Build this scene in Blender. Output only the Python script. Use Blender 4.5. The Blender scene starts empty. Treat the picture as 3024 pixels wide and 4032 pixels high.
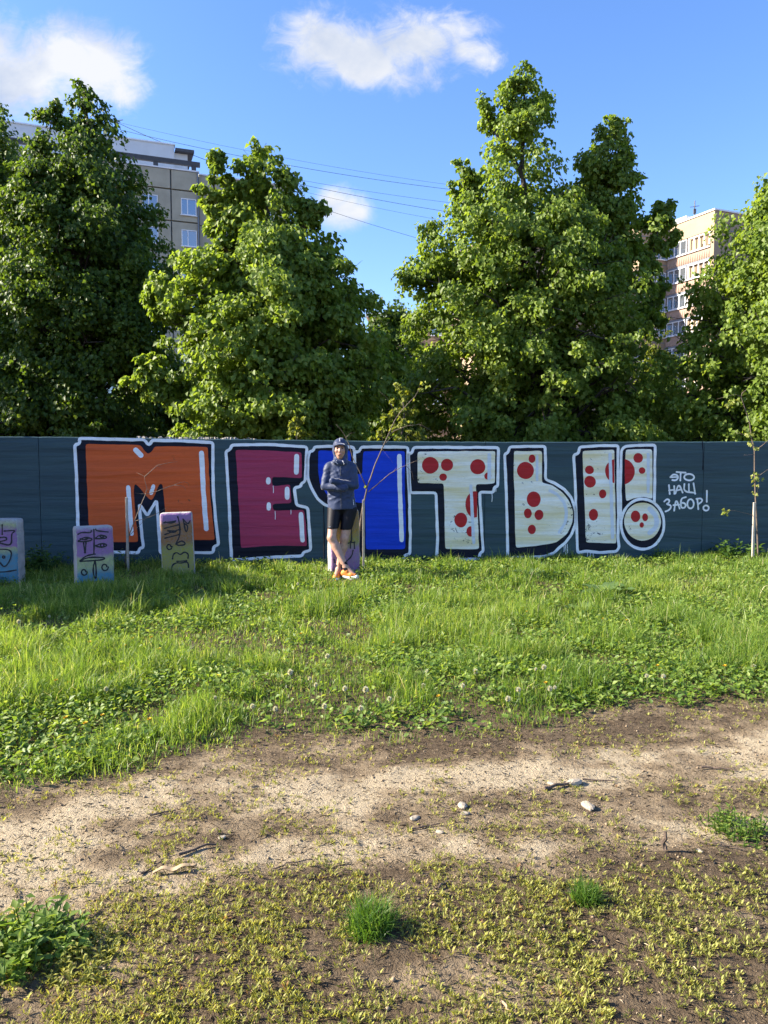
import bpy, math, random
import numpy as np
from mathutils import Vector, Matrix
from mathutils.geometry import tessellate_polygon

random.seed(7)
RNG = np.random.default_rng(7)
scn = bpy.context.scene
COL = scn.collection

# ------------------------------------------------------------------ camera
F_PX = 3028.0                      # focal length in photo pixels (26 mm equivalent phone lens)
CAM_H = 1.55
PITCH = math.atan((2016 - 1806) / F_PX)
cam_d = bpy.data.cameras.new('camera')
cam_d.sensor_fit = 'VERTICAL'
cam_d.sensor_height = 36.0
cam_d.lens = 36.0 * F_PX / 4032
cam_d.clip_start = 0.05
cam_d.clip_end = 5000
cam = bpy.data.objects.new('camera', cam_d)
COL.objects.link(cam)
cam.location = (0, 0, CAM_H)
cam.rotation_euler = (math.pi / 2 - PITCH, 0, 0)
scn.camera = cam

# ------------------------------------------------------------------ light
SUN_EL = math.radians(30)
SUN_AZ = math.radians(180.5)       # direction towards the sun, counter-clockwise from +X
SUN = Vector((math.cos(SUN_AZ) * math.cos(SUN_EL), math.sin(SUN_AZ) * math.cos(SUN_EL), math.sin(SUN_EL)))
sl = bpy.data.lights.new('sun', 'SUN')
sl.energy = 5.0
sl.angle = math.radians(0.53)
sl.color = (1.0, 0.90, 0.74)
so = bpy.data.objects.new('sun', sl)
COL.objects.link(so)
so.rotation_euler = SUN.to_track_quat('Z', 'Y').to_euler()
so.location = (-30, 0, 30)

world = bpy.data.worlds.new('World')
scn.world = world
world.use_nodes = True

scn.view_settings.view_transform = 'Standard'
scn.view_settings.look = 'None'
scn.view_settings.exposure = 1.75
scn.view_settings.gamma = 1.0
scn.view_settings.use_curve_mapping = False
cy = scn.cycles
cy.use_denoising = True
try:
    cy.denoiser = 'OPENIMAGEDENOISE'
    cy.denoising_input_passes = 'RGB_ALBEDO_NORMAL'
    cy.denoising_prefilter = 'ACCURATE'
except Exception:
    pass
cy.use_adaptive_sampling = True
cy.adaptive_threshold = 0.02
cy.max_bounces = 5
cy.diffuse_bounces = 2
cy.glossy_bounces = 2
cy.transmission_bounces = 2
cy.transparent_max_bounces = 4
cy.caustics_reflective = False
cy.caustics_refractive = False
cy.sample_clamp_indirect = 6


# ------------------------------------------------------------------ pixel -> place helpers
def ray(px, py):
    c, s = math.cos(PITCH), math.sin(PITCH)
    cx, cyy, cz = (px - 1512) / F_PX, -(py - 2016) / F_PX, -1.0
    # camera looks along +Y pitched down
    return Vector((cx, c * 1.0 + s * cyy, cyy * c - s))


def gpt(px, py):                   # photo pixel -> point on the level ground
    d = ray(px, py)
    t = -CAM_H / d.z
    return Vector((d.x * t, d.y * t, 0))


def dpt(px, py, Y):                # photo pixel -> point at distance Y in front
    d = ray(px, py)
    t = Y / d.y
    return Vector((d.x * t, Y, CAM_H + d.z * t))


D = 1.82272                        # displayed pixel -> photo pixel


# ------------------------------------------------------------------ numpy noise
_tab = np.random.default_rng(99).random((256, 256)).astype(np.float32)


def vnoise(x, y, seed=0):
    x = np.asarray(x, dtype=np.float64) + seed * 17.13
    y = np.asarray(y, dtype=np.float64) + seed * 7.77
    xi, yi = np.floor(x).astype(int), np.floor(y).astype(int)
    xf, yf = x - xi, y - yi
    u, v = xf * xf * (3 - 2 * xf), yf * yf * (3 - 2 * yf)
    a = _tab[xi % 256, yi % 256]; b = _tab[(xi + 1) % 256, yi % 256]
    c = _tab[xi % 256, (yi + 1) % 256]; d = _tab[(xi + 1) % 256, (yi + 1) % 256]
    return (a * (1 - u) + b * u) * (1 - v) + (c * (1 - u) + d * u) * v


def fbm(x, y, oct=4, seed=0):
    s, amp, tot = 0, 1.0, 0
    for o in range(oct):
        s = s + amp * vnoise(np.asarray(x) * 2 ** o, np.asarray(y) * 2 ** o, seed + o)
        tot += amp
        amp *= 0.5
    return s / tot


def sstep(a, b, x):
    t = np.clip((x - a) / (b - a), 0, 1)
    return t * t * (3 - 2 * t)


# edge between meadow and bare track (photo pixels -> ground)
_edge = [gpt(x * D, y * D) for x, y in [(-500, 1760), (-200, 1722), (0, 1700), (130, 1690), (260, 1672), (390, 1640), (450, 1612), (620, 1604), (850, 1596), (1000, 1588), (1130, 1578), (1300, 1558), (1420, 1540), (1659, 1526), (1900, 1505), (2300, 1470)]]
_ex = np.array([p.x for p in _edge]); _ey = np.array([p.y for p in _edge])
_trk = [gpt(x * D, y * D) for x, y in [(-500, 1930), (0, 1812), (300, 1752), (600, 1712), (900, 1690), (1250, 1672), (1659, 1640), (2300, 1580)]]
_tx = np.array([p.x for p in _trk]); _ty = np.array([p.y for p in _trk])


def edge_y(x):
    return np.interp(x, _ex, _ey)


def meadow(x, y):                  # >0 inside the meadow (metres past the edge, wobbly)
    return (y - edge_y(x)) + 0.34 * (fbm(x * 2.2, y * 2.2, 3, 5) - 0.5) + 0.14 * (vnoise(x * 9, y * 9, 3) - 0.5)


def dryness(x, y):                 # pale trodden soil
    c = np.interp(x, _tx, _ty)
    a = np.exp(-((y - c) / 0.30) ** 2) * 0.85
    b = np.exp(-((y - (c - 0.62)) / 0.17) ** 2) * 0.62
    n = fbm(x * 1.7, y * 2.6, 4, 11)
    n2 = fbm(x * 6.5, y * 8.5, 3, 15)
    return np.clip(a + b + (n - 0.5) * 1.3 + (n2 - 0.5) * 1.2, 0, 1)


def hgt(x, y):
    x = np.asarray(x, dtype=np.float64); y = np.asarray(y, dtype=np.float64)
    near = 1 - sstep(9, 16, y)
    z = 0.07 * (fbm(x * 0.55, y * 0.55, 2, 1) - 0.5) * near
    m = sstep(-0.1, 0.5, meadow(x, y))
    z = z + 0.05 * (fbm(x * 1.9, y * 1.9, 2, 4) - 0.35) * near * m
    soil = (1 - m) * near
    z = z + soil * (0.022 * (fbm(x * 5, y * 5, 3, 21) - 0.5) + 0.012 * (fbm(x * 17, y * 17, 2, 25) - 0.5))
    return z


# ------------------------------------------------------------------ mesh helpers
def set_props(o, label=None, cat=None, group=None, kind=None):
    if label: o['label'] = label
    if cat: o['category'] = cat
    if group: o['group'] = group
    if kind: o['kind'] = kind
    return o


def mesh_np(name, V, T, mat, parent=None, rnd=None, smooth=False):
    """T: (n,3) or (n,4) array"""
    V = np.asarray(V, dtype=np.float32).reshape(-1, 3)
    T = np.asarray(T, dtype=np.int32)
    k = T.shape[1]
    me = bpy.data.meshes.new(name)
    me.vertices.add(len(V)); me.vertices.foreach_set('co', V.ravel())
    me.loops.add(T.size); me.loops.foreach_set('vertex_index', T.ravel())
    me.polygons.add(len(T))
    me.polygons.foreach_set('loop_start', np.arange(0, T.size, k, dtype=np.int32))
    if smooth:
        me.polygons.foreach_set('use_smooth', np.ones(len(T), dtype=bool))
    if rnd is not None:
        at = me.attributes.new('rnd', 'FLOAT', 'POINT')
        at.data.foreach_set('value', np.asarray(rnd, dtype=np.float32))
    me.update(calc_edges=True)
    me.validate()
    if mat: me.materials.append(mat)
    o = bpy.data.objects.new(name, me)
    COL.objects.link(o)
    if parent: o.parent = parent
    return o


class MB:
    """collects small shapes for ONE mesh object"""
    def __init__(self):
        self.v = []; self.f = []

    def add(self, vs, fs):
        n = len(self.v)
        self.v += [tuple(v) for v in vs]
        self.f += [tuple(i + n for i in f) for f in fs]
        return self

    def box(self, x0, x1, y0, y1, z0, z1):
        vs = [(x0, y0, z0), (x1, y0, z0), (x1, y1, z0), (x0, y1, z0), (x0, y0, z1), (x1, y0, z1), (x1, y1, z1), (x0, y1, z1)]
        return self.add(vs, [(0, 3, 2, 1), (4, 5, 6, 7), (0, 1, 5, 4), (1, 2, 6, 5), (2, 3, 7, 6), (3, 0, 4, 7)])

    def tube(self, pts, radii, n=6, cap=True):
        pts = [Vector(p) for p in pts]
        if not hasattr(radii, '__len__'): radii = [radii] * len(pts)
        rings = []
        up = Vector((0.31, 0.22, 0.93))
        for i, p in enumerate(pts):
            t = (pts[min(i + 1, len(pts) - 1)] - pts[max(i - 1, 0)])
            if t.length < 1e-9: t = Vector((0, 0, 1))
            t.normalize()
            a = t.cross(up)
            if a.length < 1e-3: a = t.cross(Vector((1, 0, 0)))
            a.normalize(); b = t.cross(a)
            rings.append([p + (a * math.cos(2 * math.pi * k / n) + b * math.sin(2 * math.pi * k / n)) * radii[i] for k in range(n)])
        vs = [v for r in rings for v in r]
        fs = []
        for i in range(len(pts) - 1):
            for k in range(n):
                k2 = (k + 1) % n
                fs.append((i * n + k, i * n + k2, (i + 1) * n + k2, (i + 1) * n + k))
        if cap:
            fs.append(tuple(range(n - 1, -1, -1)))
            fs.append(tuple(range((len(pts) - 1) * n, len(pts) * n)))
        return self.add(vs, fs)

    def build(self, name, mat, parent=None, smooth=False, bevel=0):
        me = bpy.data.meshes.new(name)
        me.from_pydata(self.v, [], self.f)
        if smooth:
            me.polygons.foreach_set('use_smooth', np.ones(len(me.polygons), dtype=bool))
        me.materials.append(mat)
        me.update()
        o = bpy.data.objects.new(name, me)
        COL.objects.link(o)
        if parent: o.parent = parent
        if bevel:
            m = o.modifiers.new('bevel', 'BEVEL'); m.width = bevel; m.segments = 2
        return o


def empty(name, loc, rz=0, **kw):
    o = bpy.data.objects.new(name, None)
    o.empty_display_size = 0.2
    COL.objects.link(o)
    o.location = loc; o.rotation_euler = (0, 0, rz)
    set_props(o, **kw)
    return o


def link_copy(o, parent=None):
    c = o.copy(); COL.objects.link(c)
    if parent is not None: c.parent = parent
    return c


# ------------------------------------------------------------------ materials
def new_mat(name):
    m = bpy.data.materials.new(name); m.use_nodes = True
    nt = m.node_tree
    return m, nt, nt.nodes['Principled BSDF']


def N(nt, typ, **kw):
    n = nt.nodes.new(typ)
    for k, v in kw.items():
        if k in n.inputs.keys() if hasattr(n.inputs, 'keys') else False:
            n.inputs[k].default_value = v
        else:
            setattr(n, k, v)
    return n


def L(nt, a, b):
    nt.links.new(a, b)


def math_n(nt, op, a, b=None, c=None, clamp=False):
    n = nt.nodes.new('ShaderNodeMath'); n.operation = op; n.use_clamp = clamp
    for i, v in enumerate((a, b, c)):
        if v is None: continue
        if isinstance(v, (int, float)): n.inputs[i].default_value = v
        else: L(nt, v, n.inputs[i])
    return n.outputs[0]


def noise_n(nt, vec, scale, detail=4, rough=0.55, dist=0):
    n = nt.nodes.new('ShaderNodeTexNoise')
    n.inputs['Scale'].default_value = scale; n.inputs['Detail'].default_value = detail
    n.inputs['Roughness'].default_value = rough; n.inputs['Distortion'].default_value = dist
    if vec is not None: L(nt, vec, n.inputs['Vector'])
    return n.outputs['Fac']


def map_n(nt, vec, scale=(1, 1, 1), loc=(0, 0, 0)):
    n = nt.nodes.new('ShaderNodeMapping')
    n.inputs['Scale'].default_value = scale; n.inputs['Location'].default_value = loc
    L(nt, vec, n.inputs['Vector'])
    return n.outputs[0]


def ramp_n(nt, fac, stops, interp='LINEAR'):
    n = nt.nodes.new('ShaderNodeValToRGB')
    n.color_ramp.interpolation = interp
    els = n.color_ramp.elements
    while len(els) < len(stops): els.new(0.5)
    for e, (p, c) in zip(els, stops):
        e.position = p
        e.color = (c[0], c[1], c[2], 1) if hasattr(c, '__len__') else (c, c, c, 1)
    L(nt, fac, n.inputs[0])
    return n.outputs[0]


def mix_n(nt, fac, a, b, blend='MIX'):
    n = nt.nodes.new('ShaderNodeMix'); n.data_type = 'RGBA'; n.blend_type = blend
    for inp, v in ((n.inputs[0], fac), (n.inputs[6], a), (n.inputs[7], b)):
        if isinstance(v, (int, float)): inp.default_value = v
        elif isinstance(v, tuple): inp.default_value = (*v, 1)
        else: L(nt, v, inp)
    return n.outputs[2]


def coord(nt, kind='Object'):
    return nt.nodes.new('ShaderNodeTexCoord').outputs[kind]


def bump_n(nt, bsdf, height, strength=0.3, dist=0.01):
    b = nt.nodes.new('ShaderNodeBump')
    b.inputs['Strength'].default_value = strength; b.inputs['Distance'].default_value = dist
    L(nt, height, b.inputs['Height']); L(nt, b.outputs[0], bsdf.inputs['Normal'])


def simple_mat(name, col, rough=0.6, var=0.15, scale=6, bump=0.0, bscale=40, spec=0.5, metallic=0):
    m, nt, b = new_mat(name)
    v = coord(nt)
    f = noise_n(nt, v, scale, 5, 0.6)
    lo = tuple(c * (1 - var) for c in col); hi = tuple(min(1, c * (1 + var)) for c in col)
    L(nt, ramp_n(nt, f, [(0.3, lo), (0.7, hi)]), b.inputs['Base Color'])
    b.inputs['Roughness'].default_value = rough
    b.inputs['Specular IOR Level'].default_value = spec
    b.inputs['Metallic'].default_value = metallic
    if bump: bump_n(nt, b, noise_n(nt, v, bscale, 4), bump)
    return m


def leaf_mat(name, stops, transl=0.45, rough=0.5, spec=0.35, tgain=1.5):
    m, nt, b = new_mat(name)
    a = nt.nodes.new('ShaderNodeAttribute'); a.attribute_name = 'rnd'
    c = ramp_n(nt, a.outputs['Fac'], stops)
    L(nt, c, b.inputs['Base Color'])
    b.inputs['Roughness'].default_value = rough
    b.inputs['Specular IOR Level'].default_value = spec
    t = nt.nodes.new('ShaderNodeBsdfTranslucent')
    tc = mix_n(nt, 1.0, c, (tgain * 1.12, tgain * 1.05, tgain * 0.5), 'MULTIPLY')
    L(nt, tc, t.inputs['Color'])
    mx = nt.nodes.new('ShaderNodeMixShader'); mx.inputs[0].default_value = transl
    L(nt, b.outputs[0], mx.inputs[1]); L(nt, t.outputs[0], mx.inputs[2])
    L(nt, mx.outputs[0], nt.nodes['Material Output'].inputs['Surface'])
    return m


# ------------------------------------------------------------------ sky with clouds
def build_world():
    nt = world.node_tree
    nt.nodes.clear()
    out = nt.nodes.new('ShaderNodeOutputWorld')
    sky = nt.nodes.new('ShaderNodeTexSky'); sky.sky_type = 'NISHITA'
    sky.sun_disc = False
    sky.sun_elevation = SUN_EL
    sky.sun_rotation = math.pi / 2 - SUN_AZ
    sky.altitude = 150; sky.air_density = 1.0; sky.dust_density = 0.6; sky.ozone_density = 3.0
    hs = nt.nodes.new('ShaderNodeHueSaturation')
    hs.inputs['Saturation'].default_value = 1.15; hs.inputs['Value'].default_value = 1.0
    L(nt, sky.outputs[0], hs.inputs['Color'])
    bg = nt.nodes.new('ShaderNodeBackground'); bg.inputs['Strength'].default_value = 0.099
    L(nt, mix_n(nt, 1.0, hs.outputs[0], (0.94, 0.89, 1.02), 'MULTIPLY'), bg.inputs['Color'])
    # clouds laid out on a high flat layer north of the meadow: u, v = direction / y
    gen = nt.nodes.new('ShaderNodeTexCoord').outputs['Generated']
    sep = nt.nodes.new('ShaderNodeSeparateXYZ'); L(nt, gen, sep.inputs[0])
    X, Y, Z = sep.outputs
    Yc = math_n(nt, 'MAXIMUM', Y, 0.02)
    u = math_n(nt, 'DIVIDE', X, Yc); v = math_n(nt, 'DIVIDE', Z, Yc)
    comb = nt.nodes.new('ShaderNodeCombineXYZ'); L(nt, u, comb.inputs[0]); L(nt, v, comb.inputs[1])
    uv = comb.outputs[0]
    n1 = noise_n(nt, map_n(nt, uv, (1, 1.25, 1), (3.1, 1.7, 0.2)), 9, 8, 0.62, 0.5)
    n2 = noise_n(nt, map_n(nt, uv, (1, 1.2, 1), (8.2, 4.4, 1.3)), 26, 7, 0.65, 0.8)

    def uvp(px, py):
        d = ray(px * D, py * D)
        return d.x / d.y, d.z / d.y

    def blob(px, py, rx, ry, k=1.0):
        u0, v0 = uvp(px, py)
        a = rx * D / F_PX; b = ry * D / F_PX
        du = math_n(nt, 'MULTIPLY', math_n(nt, 'SUBTRACT', u, u0), 1 / a)
        dv = math_n(nt, 'MULTIPLY', math_n(nt, 'SUBTRACT', v, v0), 1 / b)
        r = math_n(nt, 'SQRT', math_n(nt, 'ADD', math_n(nt, 'MULTIPLY', du, du), math_n(nt, 'MULTIPLY', dv, dv)))
        return math_n(nt, 'SUBTRACT', k, math_n(nt, 'MULTIPLY', r, k))

    def union(bs):
        r = bs[0]
        for b in bs[1:]: r = math_n(nt, 'SMOOTH_MAX', r, b, 0.25)
        return r
    c1 = union([blob(20, 170, 240, 125), blob(130, 120, 165, 105), blob(215, 155, 130, 105), blob(255, 195, 90, 65, .8), blob(-80, 130, 220, 130)])
    c2 = union([blob(700, 100, 120, 90), blob(800, 122, 190, 85), blob(900, 95, 170, 90), blob(930, 40, 60, 42, .7), blob(660, 60, 50, 40, .6),
                blob(620, 145, 60, 28, .5), blob(1000, 110, 90, 40, .75), blob(1045, 130, 60, 40, .6), blob(960, 60, 80, 35, .7), blob(760, 160, 90, 40, .6)])
    c3 = union([blob(745, 447, 82, 60), blob(720, 432, 50, 40), blob(772, 457, 55, 42)])
    # more of the same fair-weather cloud elsewhere in the sky
    n0 = noise_n(nt, map_n(nt, gen, (1, 1, 2.2), (5.3, 0.4, 2.0)), 2.6, 6, 0.55, 0.3)
    behind = math_n(nt, 'LESS_THAN', Y, 0.25)
    c4 = math_n(nt, 'MULTIPLY', math_n(nt, 'MULTIPLY', math_n(nt, 'SUBTRACT', n0, 0.57), 5.0), behind)
    gain = math_n(nt, 'ADD', math_n(nt, 'MULTIPLY', math_n(nt, 'SUBTRACT', n1, 0.5), 2.5), math_n(nt, 'MULTIPLY', math_n(nt, 'SUBTRACT', n2, 0.5), 2.0))

    def dens(c, lo, hi, g=1.0):
        d = math_n(nt, 'ADD', c, math_n(nt, 'MULTIPLY', gain, g))
        m = nt.nodes.new('ShaderNodeMapRange'); m.interpolation_type = 'SMOOTHSTEP'
        m.inputs['From Min'].default_value = lo; m.inputs['From Max'].default_value = hi
        L(nt, d, m.inputs['Value'])
        # no cloud far from its core
        near = math_n(nt, 'MULTIPLY', math_n(nt, 'ADD', c, 0.35), 4.0, clamp=True)
        return math_n(nt, 'MULTIPLY', m.outputs[0], near)
    front = math_n(nt, 'GREATER_THAN', Y, 0.05)
    d1 = dens(c1, 0.06, 0.75, 0.42); d2 = dens(c2, 0.04, 0.85, 0.55); d3 = dens(c3, 0.10, 0.95, 0.42)
    dm = math_n(nt, 'MULTIPLY', math_n(nt, 'MAXIMUM', math_n(nt, 'MAXIMUM', d1, d2), d3), front)
    c4m = nt.nodes.new('ShaderNodeMapRange'); L(nt, c4, c4m.inputs['Value']); c4m.inputs['From Max'].default_value = 0.6
    dm = math_n(nt, 'MAXIMUM', dm, math_n(nt, 'MULTIPLY', c4m.outputs[0], 0.8))
    alpha = math_n(nt, 'MULTIPLY', dm, 0.95, clamp=True)
    shade = noise_n(nt, map_n(nt, uv, (1, 1.5, 1), (1.3, 9.7, 0.2)), 7, 5, 0.55, 0.3)
    cc = ramp_n(nt, shade, [(0.30, (0.58, 0.67, 0.85)), (0.58, (0.97, 0.98, 1.0))])
    cb = nt.nodes.new('ShaderNodeBackground'); L(nt, cc, cb.inputs['Color']); cb.inputs['Strength'].default_value = 0.295
    mx = nt.nodes.new('ShaderNodeMixShader')
    L(nt, alpha, mx.inputs[0]); L(nt, bg.outputs[0], mx.inputs[1]); L(nt, cb.outputs[0], mx.inputs[2])
    L(nt, mx.outputs[0], out.inputs['Surface'])


build_world()


# ------------------------------------------------------------------ ground
def build_ground():
    def axis(parts):
        out = []
        for a, b, st in parts:
            out += list(np.arange(a, b, st))
        return np.array(out)
    xs = axis([(-900, -100, 100), (-100, -20, 8), (-20, -8, 1.0), (-8, -3.2, .12), (-3.2, 3.2, .028), (3.2, 9, .12), (9, 20, 1.0), (20, 100, 8), (100, 901, 100)])
    ys = axis([(-60, -4, 8), (-4, 0, .8), (0, 1.6, .1), (1.6, 5.0, .028), (5.0, 13, .12), (13, 30, 1.0), (30, 120, 10), (120, 1500, 115)])
    X, Y = np.meshgrid(xs, ys, indexing='xy')
    Z = hgt(X, Y)
    V = np.stack([X.ravel(), Y.ravel(), Z.ravel()], 1)
    nx, ny = len(xs), len(ys)
    i = np.arange(ny - 1)[:, None] * nx + np.arange(nx - 1)[None, :]
    Q = np.stack([i, i + 1, i + 1 + nx, i + nx], -1).reshape(-1, 4)
    m, nt, b = new_mat('soil')
    v = coord(nt)
    at = nt.nodes.new('ShaderNodeAttribute'); at.attribute_name = 'rnd'
    dry = at.outputs['Fac']
    n1 = noise_n(nt, v, 3.0, 6, 0.6); n2 = noise_n(nt, v, 28, 6, 0.7); n3 = noise_n(nt, v, 110, 4, 0.7)
    k = math_n(nt, 'ADD', dry, math_n(nt, 'ADD', math_n(nt, 'MULTIPLY', math_n(nt, 'SUBTRACT', n2, 0.5), 0.9), math_n(nt, 'MULTIPLY', math_n(nt, 'SUBTRACT', n1, 0.5), 0.5)))
    c = ramp_n(nt, k, [(0.0, (0.105, 0.075, 0.046)), (0.25, (0.205, 0.153, 0.096)), (0.55, (0.32, 0.245, 0.155)), (0.9, (0.50, 0.41, 0.275))])
    c = mix_n(nt, math_n(nt, 'MULTIPLY', n3, 0.5), c, mix_n(nt, 0.65, c, (0.05, 0.035, 0.025)))
    L(nt, c, b.inputs['Base Color'])
    b.inputs['Roughness'].default_value = 0.95; b.inputs['Specular IOR Level'].default_value = 0.15
    hb = math_n(nt, 'ADD', math_n(nt, 'MULTIPLY', n2, 1.0), math_n(nt, 'MULTIPLY', n3, 0.45))
    vo = nt.nodes.new('ShaderNodeTexVoronoi'); vo.feature = 'DISTANCE_TO_EDGE'; vo.inputs['Scale'].default_value = 38
    wv = nt.nodes.new('ShaderNodeVectorMath'); wv.operation = 'ADD'
    nz = nt.nodes.new('ShaderNodeTexNoise'); nz.inputs['Scale'].default_value = 30; L(nt, v, nz.inputs['Vector'])
    sc = nt.nodes.new('ShaderNodeVectorMath'); sc.operation = 'SCALE'; sc.inputs['Scale'].default_value = 0.05; L(nt, nz.outputs['Color'], sc.inputs[0])
    L(nt, v, wv.inputs[0]); L(nt, sc.outputs[0], wv.inputs[1]); L(nt, wv.outputs[0], vo.inputs['Vector'])
    crk = ramp_n(nt, vo.outputs['Distance'], [(0.0, 0.0), (0.10, 1.0)])
    hb = math_n(nt, 'ADD', hb, math_n(nt, 'MULTIPLY', crk, 0.14))
    bump_n(nt, b, hb, 1.0, 0.03)
    rnd = dryness(V[:, 0], V[:, 1]) * (1 - sstep(-0.15, 0.3, meadow(V[:, 0], V[:, 1]))) + 0.06 * (1 - sstep(0, .4, meadow(V[:, 0], V[:, 1]))) - 0.3 * sstep(.1, .6, meadow(V[:, 0], V[:, 1]))
    o = mesh_np('ground', V, Q, m, rnd=rnd, smooth=True)
    set_props(o, 'bare trodden earth track and meadow soil in front of the wall', 'ground', kind='structure')


build_ground()

# ------------------------------------------------------------------ graffiti wall
WA = math.atan(0.11)
WO = Vector((0, 11.40, 0))
WN = Vector((math.sin(WA), -math.cos(WA), 0))
WU = Vector((math.cos(WA), math.sin(WA), 0))


def wsz(px, py):                   # photo pixel -> (along wall, height)
    d = ray(px, py)
    o = Vector((0, 0, CAM_H))
    t = (WO - o).dot(WN) / d.dot(WN)
    p = o + d * t
    return (p - WO).dot(WU), p.z


def paint_mat(name, col, col2=None, rough=0.5, chips=0.0, chipcol=(0.03, 0.04, 0.05), grime=0.25, bands=0.35):
    m, nt, b = new_mat(name)
    v = coord(nt)
    streak = noise_n(nt, map_n(nt, v, (0.35, 1, 5.0)), 1.6, 6, 0.62, 0.3)
    fine = noise_n(nt, map_n(nt, v, (3, 3, 9)), 5, 7, 0.7)
    spots = noise_n(nt, v, 22, 5, 0.7)
    c2 = col2 or tuple(x * (1 - bands) for x in col)
    c = mix_n(nt, ramp_n(nt, streak, [(0.38, 0.0), (0.62, 1.0)]), col, c2)
    c = mix_n(nt, math_n(nt, 'MULTIPLY', ramp_n(nt, fine, [(0.45, 0.0), (0.75, 1.0)]), grime), c, tuple(x * 0.55 for x in col))
    c = mix_n(nt, ramp_n(nt, spots, [(0.70, 0.0), (0.74, 0.75)]), c, tuple(x * 0.35 for x in col))
    if chips:
        ch = noise_n(nt, map_n(nt, v, (1, 1, 1.6), (3, 0, 7)), 7, 9, 0.78, 0.4)
        zone = noise_n(nt, map_n(nt, v, (1, 1, 1), (9, 2, 3)), 0.9, 2, 0.5)
        k = math_n(nt, 'ADD', ch, math_n(nt, 'MULTIPLY', math_n(nt, 'SUBTRACT', zone, 0.5), 0.5))
        c = mix_n(nt, ramp_n(nt, k, [(0.70 - chips, 0.0), (0.715 - chips, 1.0)]), c, chipcol)
    L(nt, c, b.inputs['Base Color'])
    b.inputs['Roughness'].default_value = rough
    b.inputs['Specular IOR Level'].default_value = 0.18
    wav = noise_n(nt, map_n(nt, v, (0.25, 1, 3.2), (1, 0, 0)), 2.0, 3, 0.5, 0.4)
    h = math_n(nt, 'ADD', math_n(nt, 'MULTIPLY', wav, 3.0), math_n(nt, 'MULTIPLY', fine, 0.25))
    bump_n(nt, b, h, 0.55, 0.02)
    return m


M_slate = paint_mat('slate_paint', (0.046, 0.086, 0.098), (0.034, 0.064, 0.078), 0.48, chips=0.0)
M_navy = paint_mat('navy_paint', (0.005, 0.008, 0.022), None, 0.5)
M_white = paint_mat('white_paint', (0.88, 0.91, 0.94), None, 0.55, bands=0.14, chips=0.0)
M_orange = paint_mat('orange_paint', (0.66, 0.115, 0.028), (0.54, 0.095, 0.028), 0.5, chips=0.02, chipcol=(0.2, .07, .03))
M_mag = paint_mat('magenta_paint', (0.40, 0.042, 0.105), (0.32, 0.038, 0.090), 0.5)
M_blue = paint_mat('blue_paint', (0.006, 0.055, 0.60), (0.006, 0.045, 0.50), 0.5)
M_cream = paint_mat('cream_paint', (0.88, 0.89, 0.83), (0.74, 0.66, 0.38), 0.55, chips=0.06, grime=0.35)
M_red = paint_mat('red_paint', (0.46, 0.022, 0.025), None, 0.5, bands=0.15)
M_lav = paint_mat('pale_lavender_paint', (0.66, 0.72, 0.80), None, 0.55, bands=0.1)
M_conc = simple_mat('raw_concrete', (0.20, 0.19, 0.17), 0.9, 0.3, 14, 0.6, 60)

wall = empty('graffiti_wall', WO, WA, label='long dark slate painted concrete wall carrying giant graffiti letters', cat='wall')
WALL_T = 0.18


def wall_top(s):                   # measured top line, metres
    pts = [(wsz(x, y)) for x, y in [(-400, 1716), (0, 1719), (300, 1720), (700, 1727), (1100, 1731), (1500, 1737), (2000, 1740), (2500, 1739), (3024, 1738), (3500, 1740)]]
    return np.interp(s, [p[0] for p in pts], [p[1] for p in pts])


joints = [-14.0, -11.2, -8.2] + [wsz(x, 2000)[0] for x in (159, 715, 1274, 1909, 2393, 2766, 3320)] + [10.3, 13.4, 16.5]
for j0, j1 in zip(joints[:-1], joints[1:]):
    n = max(6, int((j1 - j0) / 0.05))
    ss = np.linspace(j0 + 0.0035, j1 - 0.0035, n)
    zt = wall_top(ss) + 0.008 * (fbm(ss * 3, ss * 0 + 2, 3, 8) - 0.5) + 0.010 * np.minimum(0, vnoise(ss * 14, ss * 0, 4) - 0.25) * 2
    V = []
    for s, z in zip(ss, zt):
        V += [(s, 0, -0.35), (s, 0, z - 0.012), (s, 0.012, z), (s, WALL_T - 0.012, z), (s, WALL_T, z - 0.012), (s, WALL_T, -0.35)]
    Q = []
    for i in range(n - 1):
        for k in range(6):
            a = i * 6 + k; b2 = i * 6 + (k + 1) % 6
            Q.append((a, a + 6, b2 + 6, b2))
    mb = MB(); mb.add(V, Q + [tuple(range(6)), tuple(reversed(range((n - 1) * 6, n * 6)))])
    mb.build('wall_panel', M_slate, wall)

# mortar crust along the top, over the first letters
mb = MB()
for i in range(70):
    px = random.uniform(540, 1010)
    s, z = wsz(px, 1700)
    z = float(wall_top(s))
    r = random.uniform(0.012, 0.04)
    n = 7
    pr = [(s + math.cos(t) * r * random.uniform(.8, 1.9), 0.06 + random.uniform(-.03, .06) + math.sin(t) * r, z - 0.006) for t in [2 * math.pi * k / n for k in range(n)]]
    tp = [(p[0] * 0.5 + s * 0.5, p[1] * 0.5 + 0.03, z + r * random.uniform(.4, .9)) for p in pr]
    mb.add(pr + tp, [(k, (k + 1) % n, n + (k + 1) % n, n + k) for k in range(n)] + [tuple(range(n, 2 * n))])
mb.build('mortar_crust', M_conc, wall)['kind'] = 'stuff'


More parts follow.
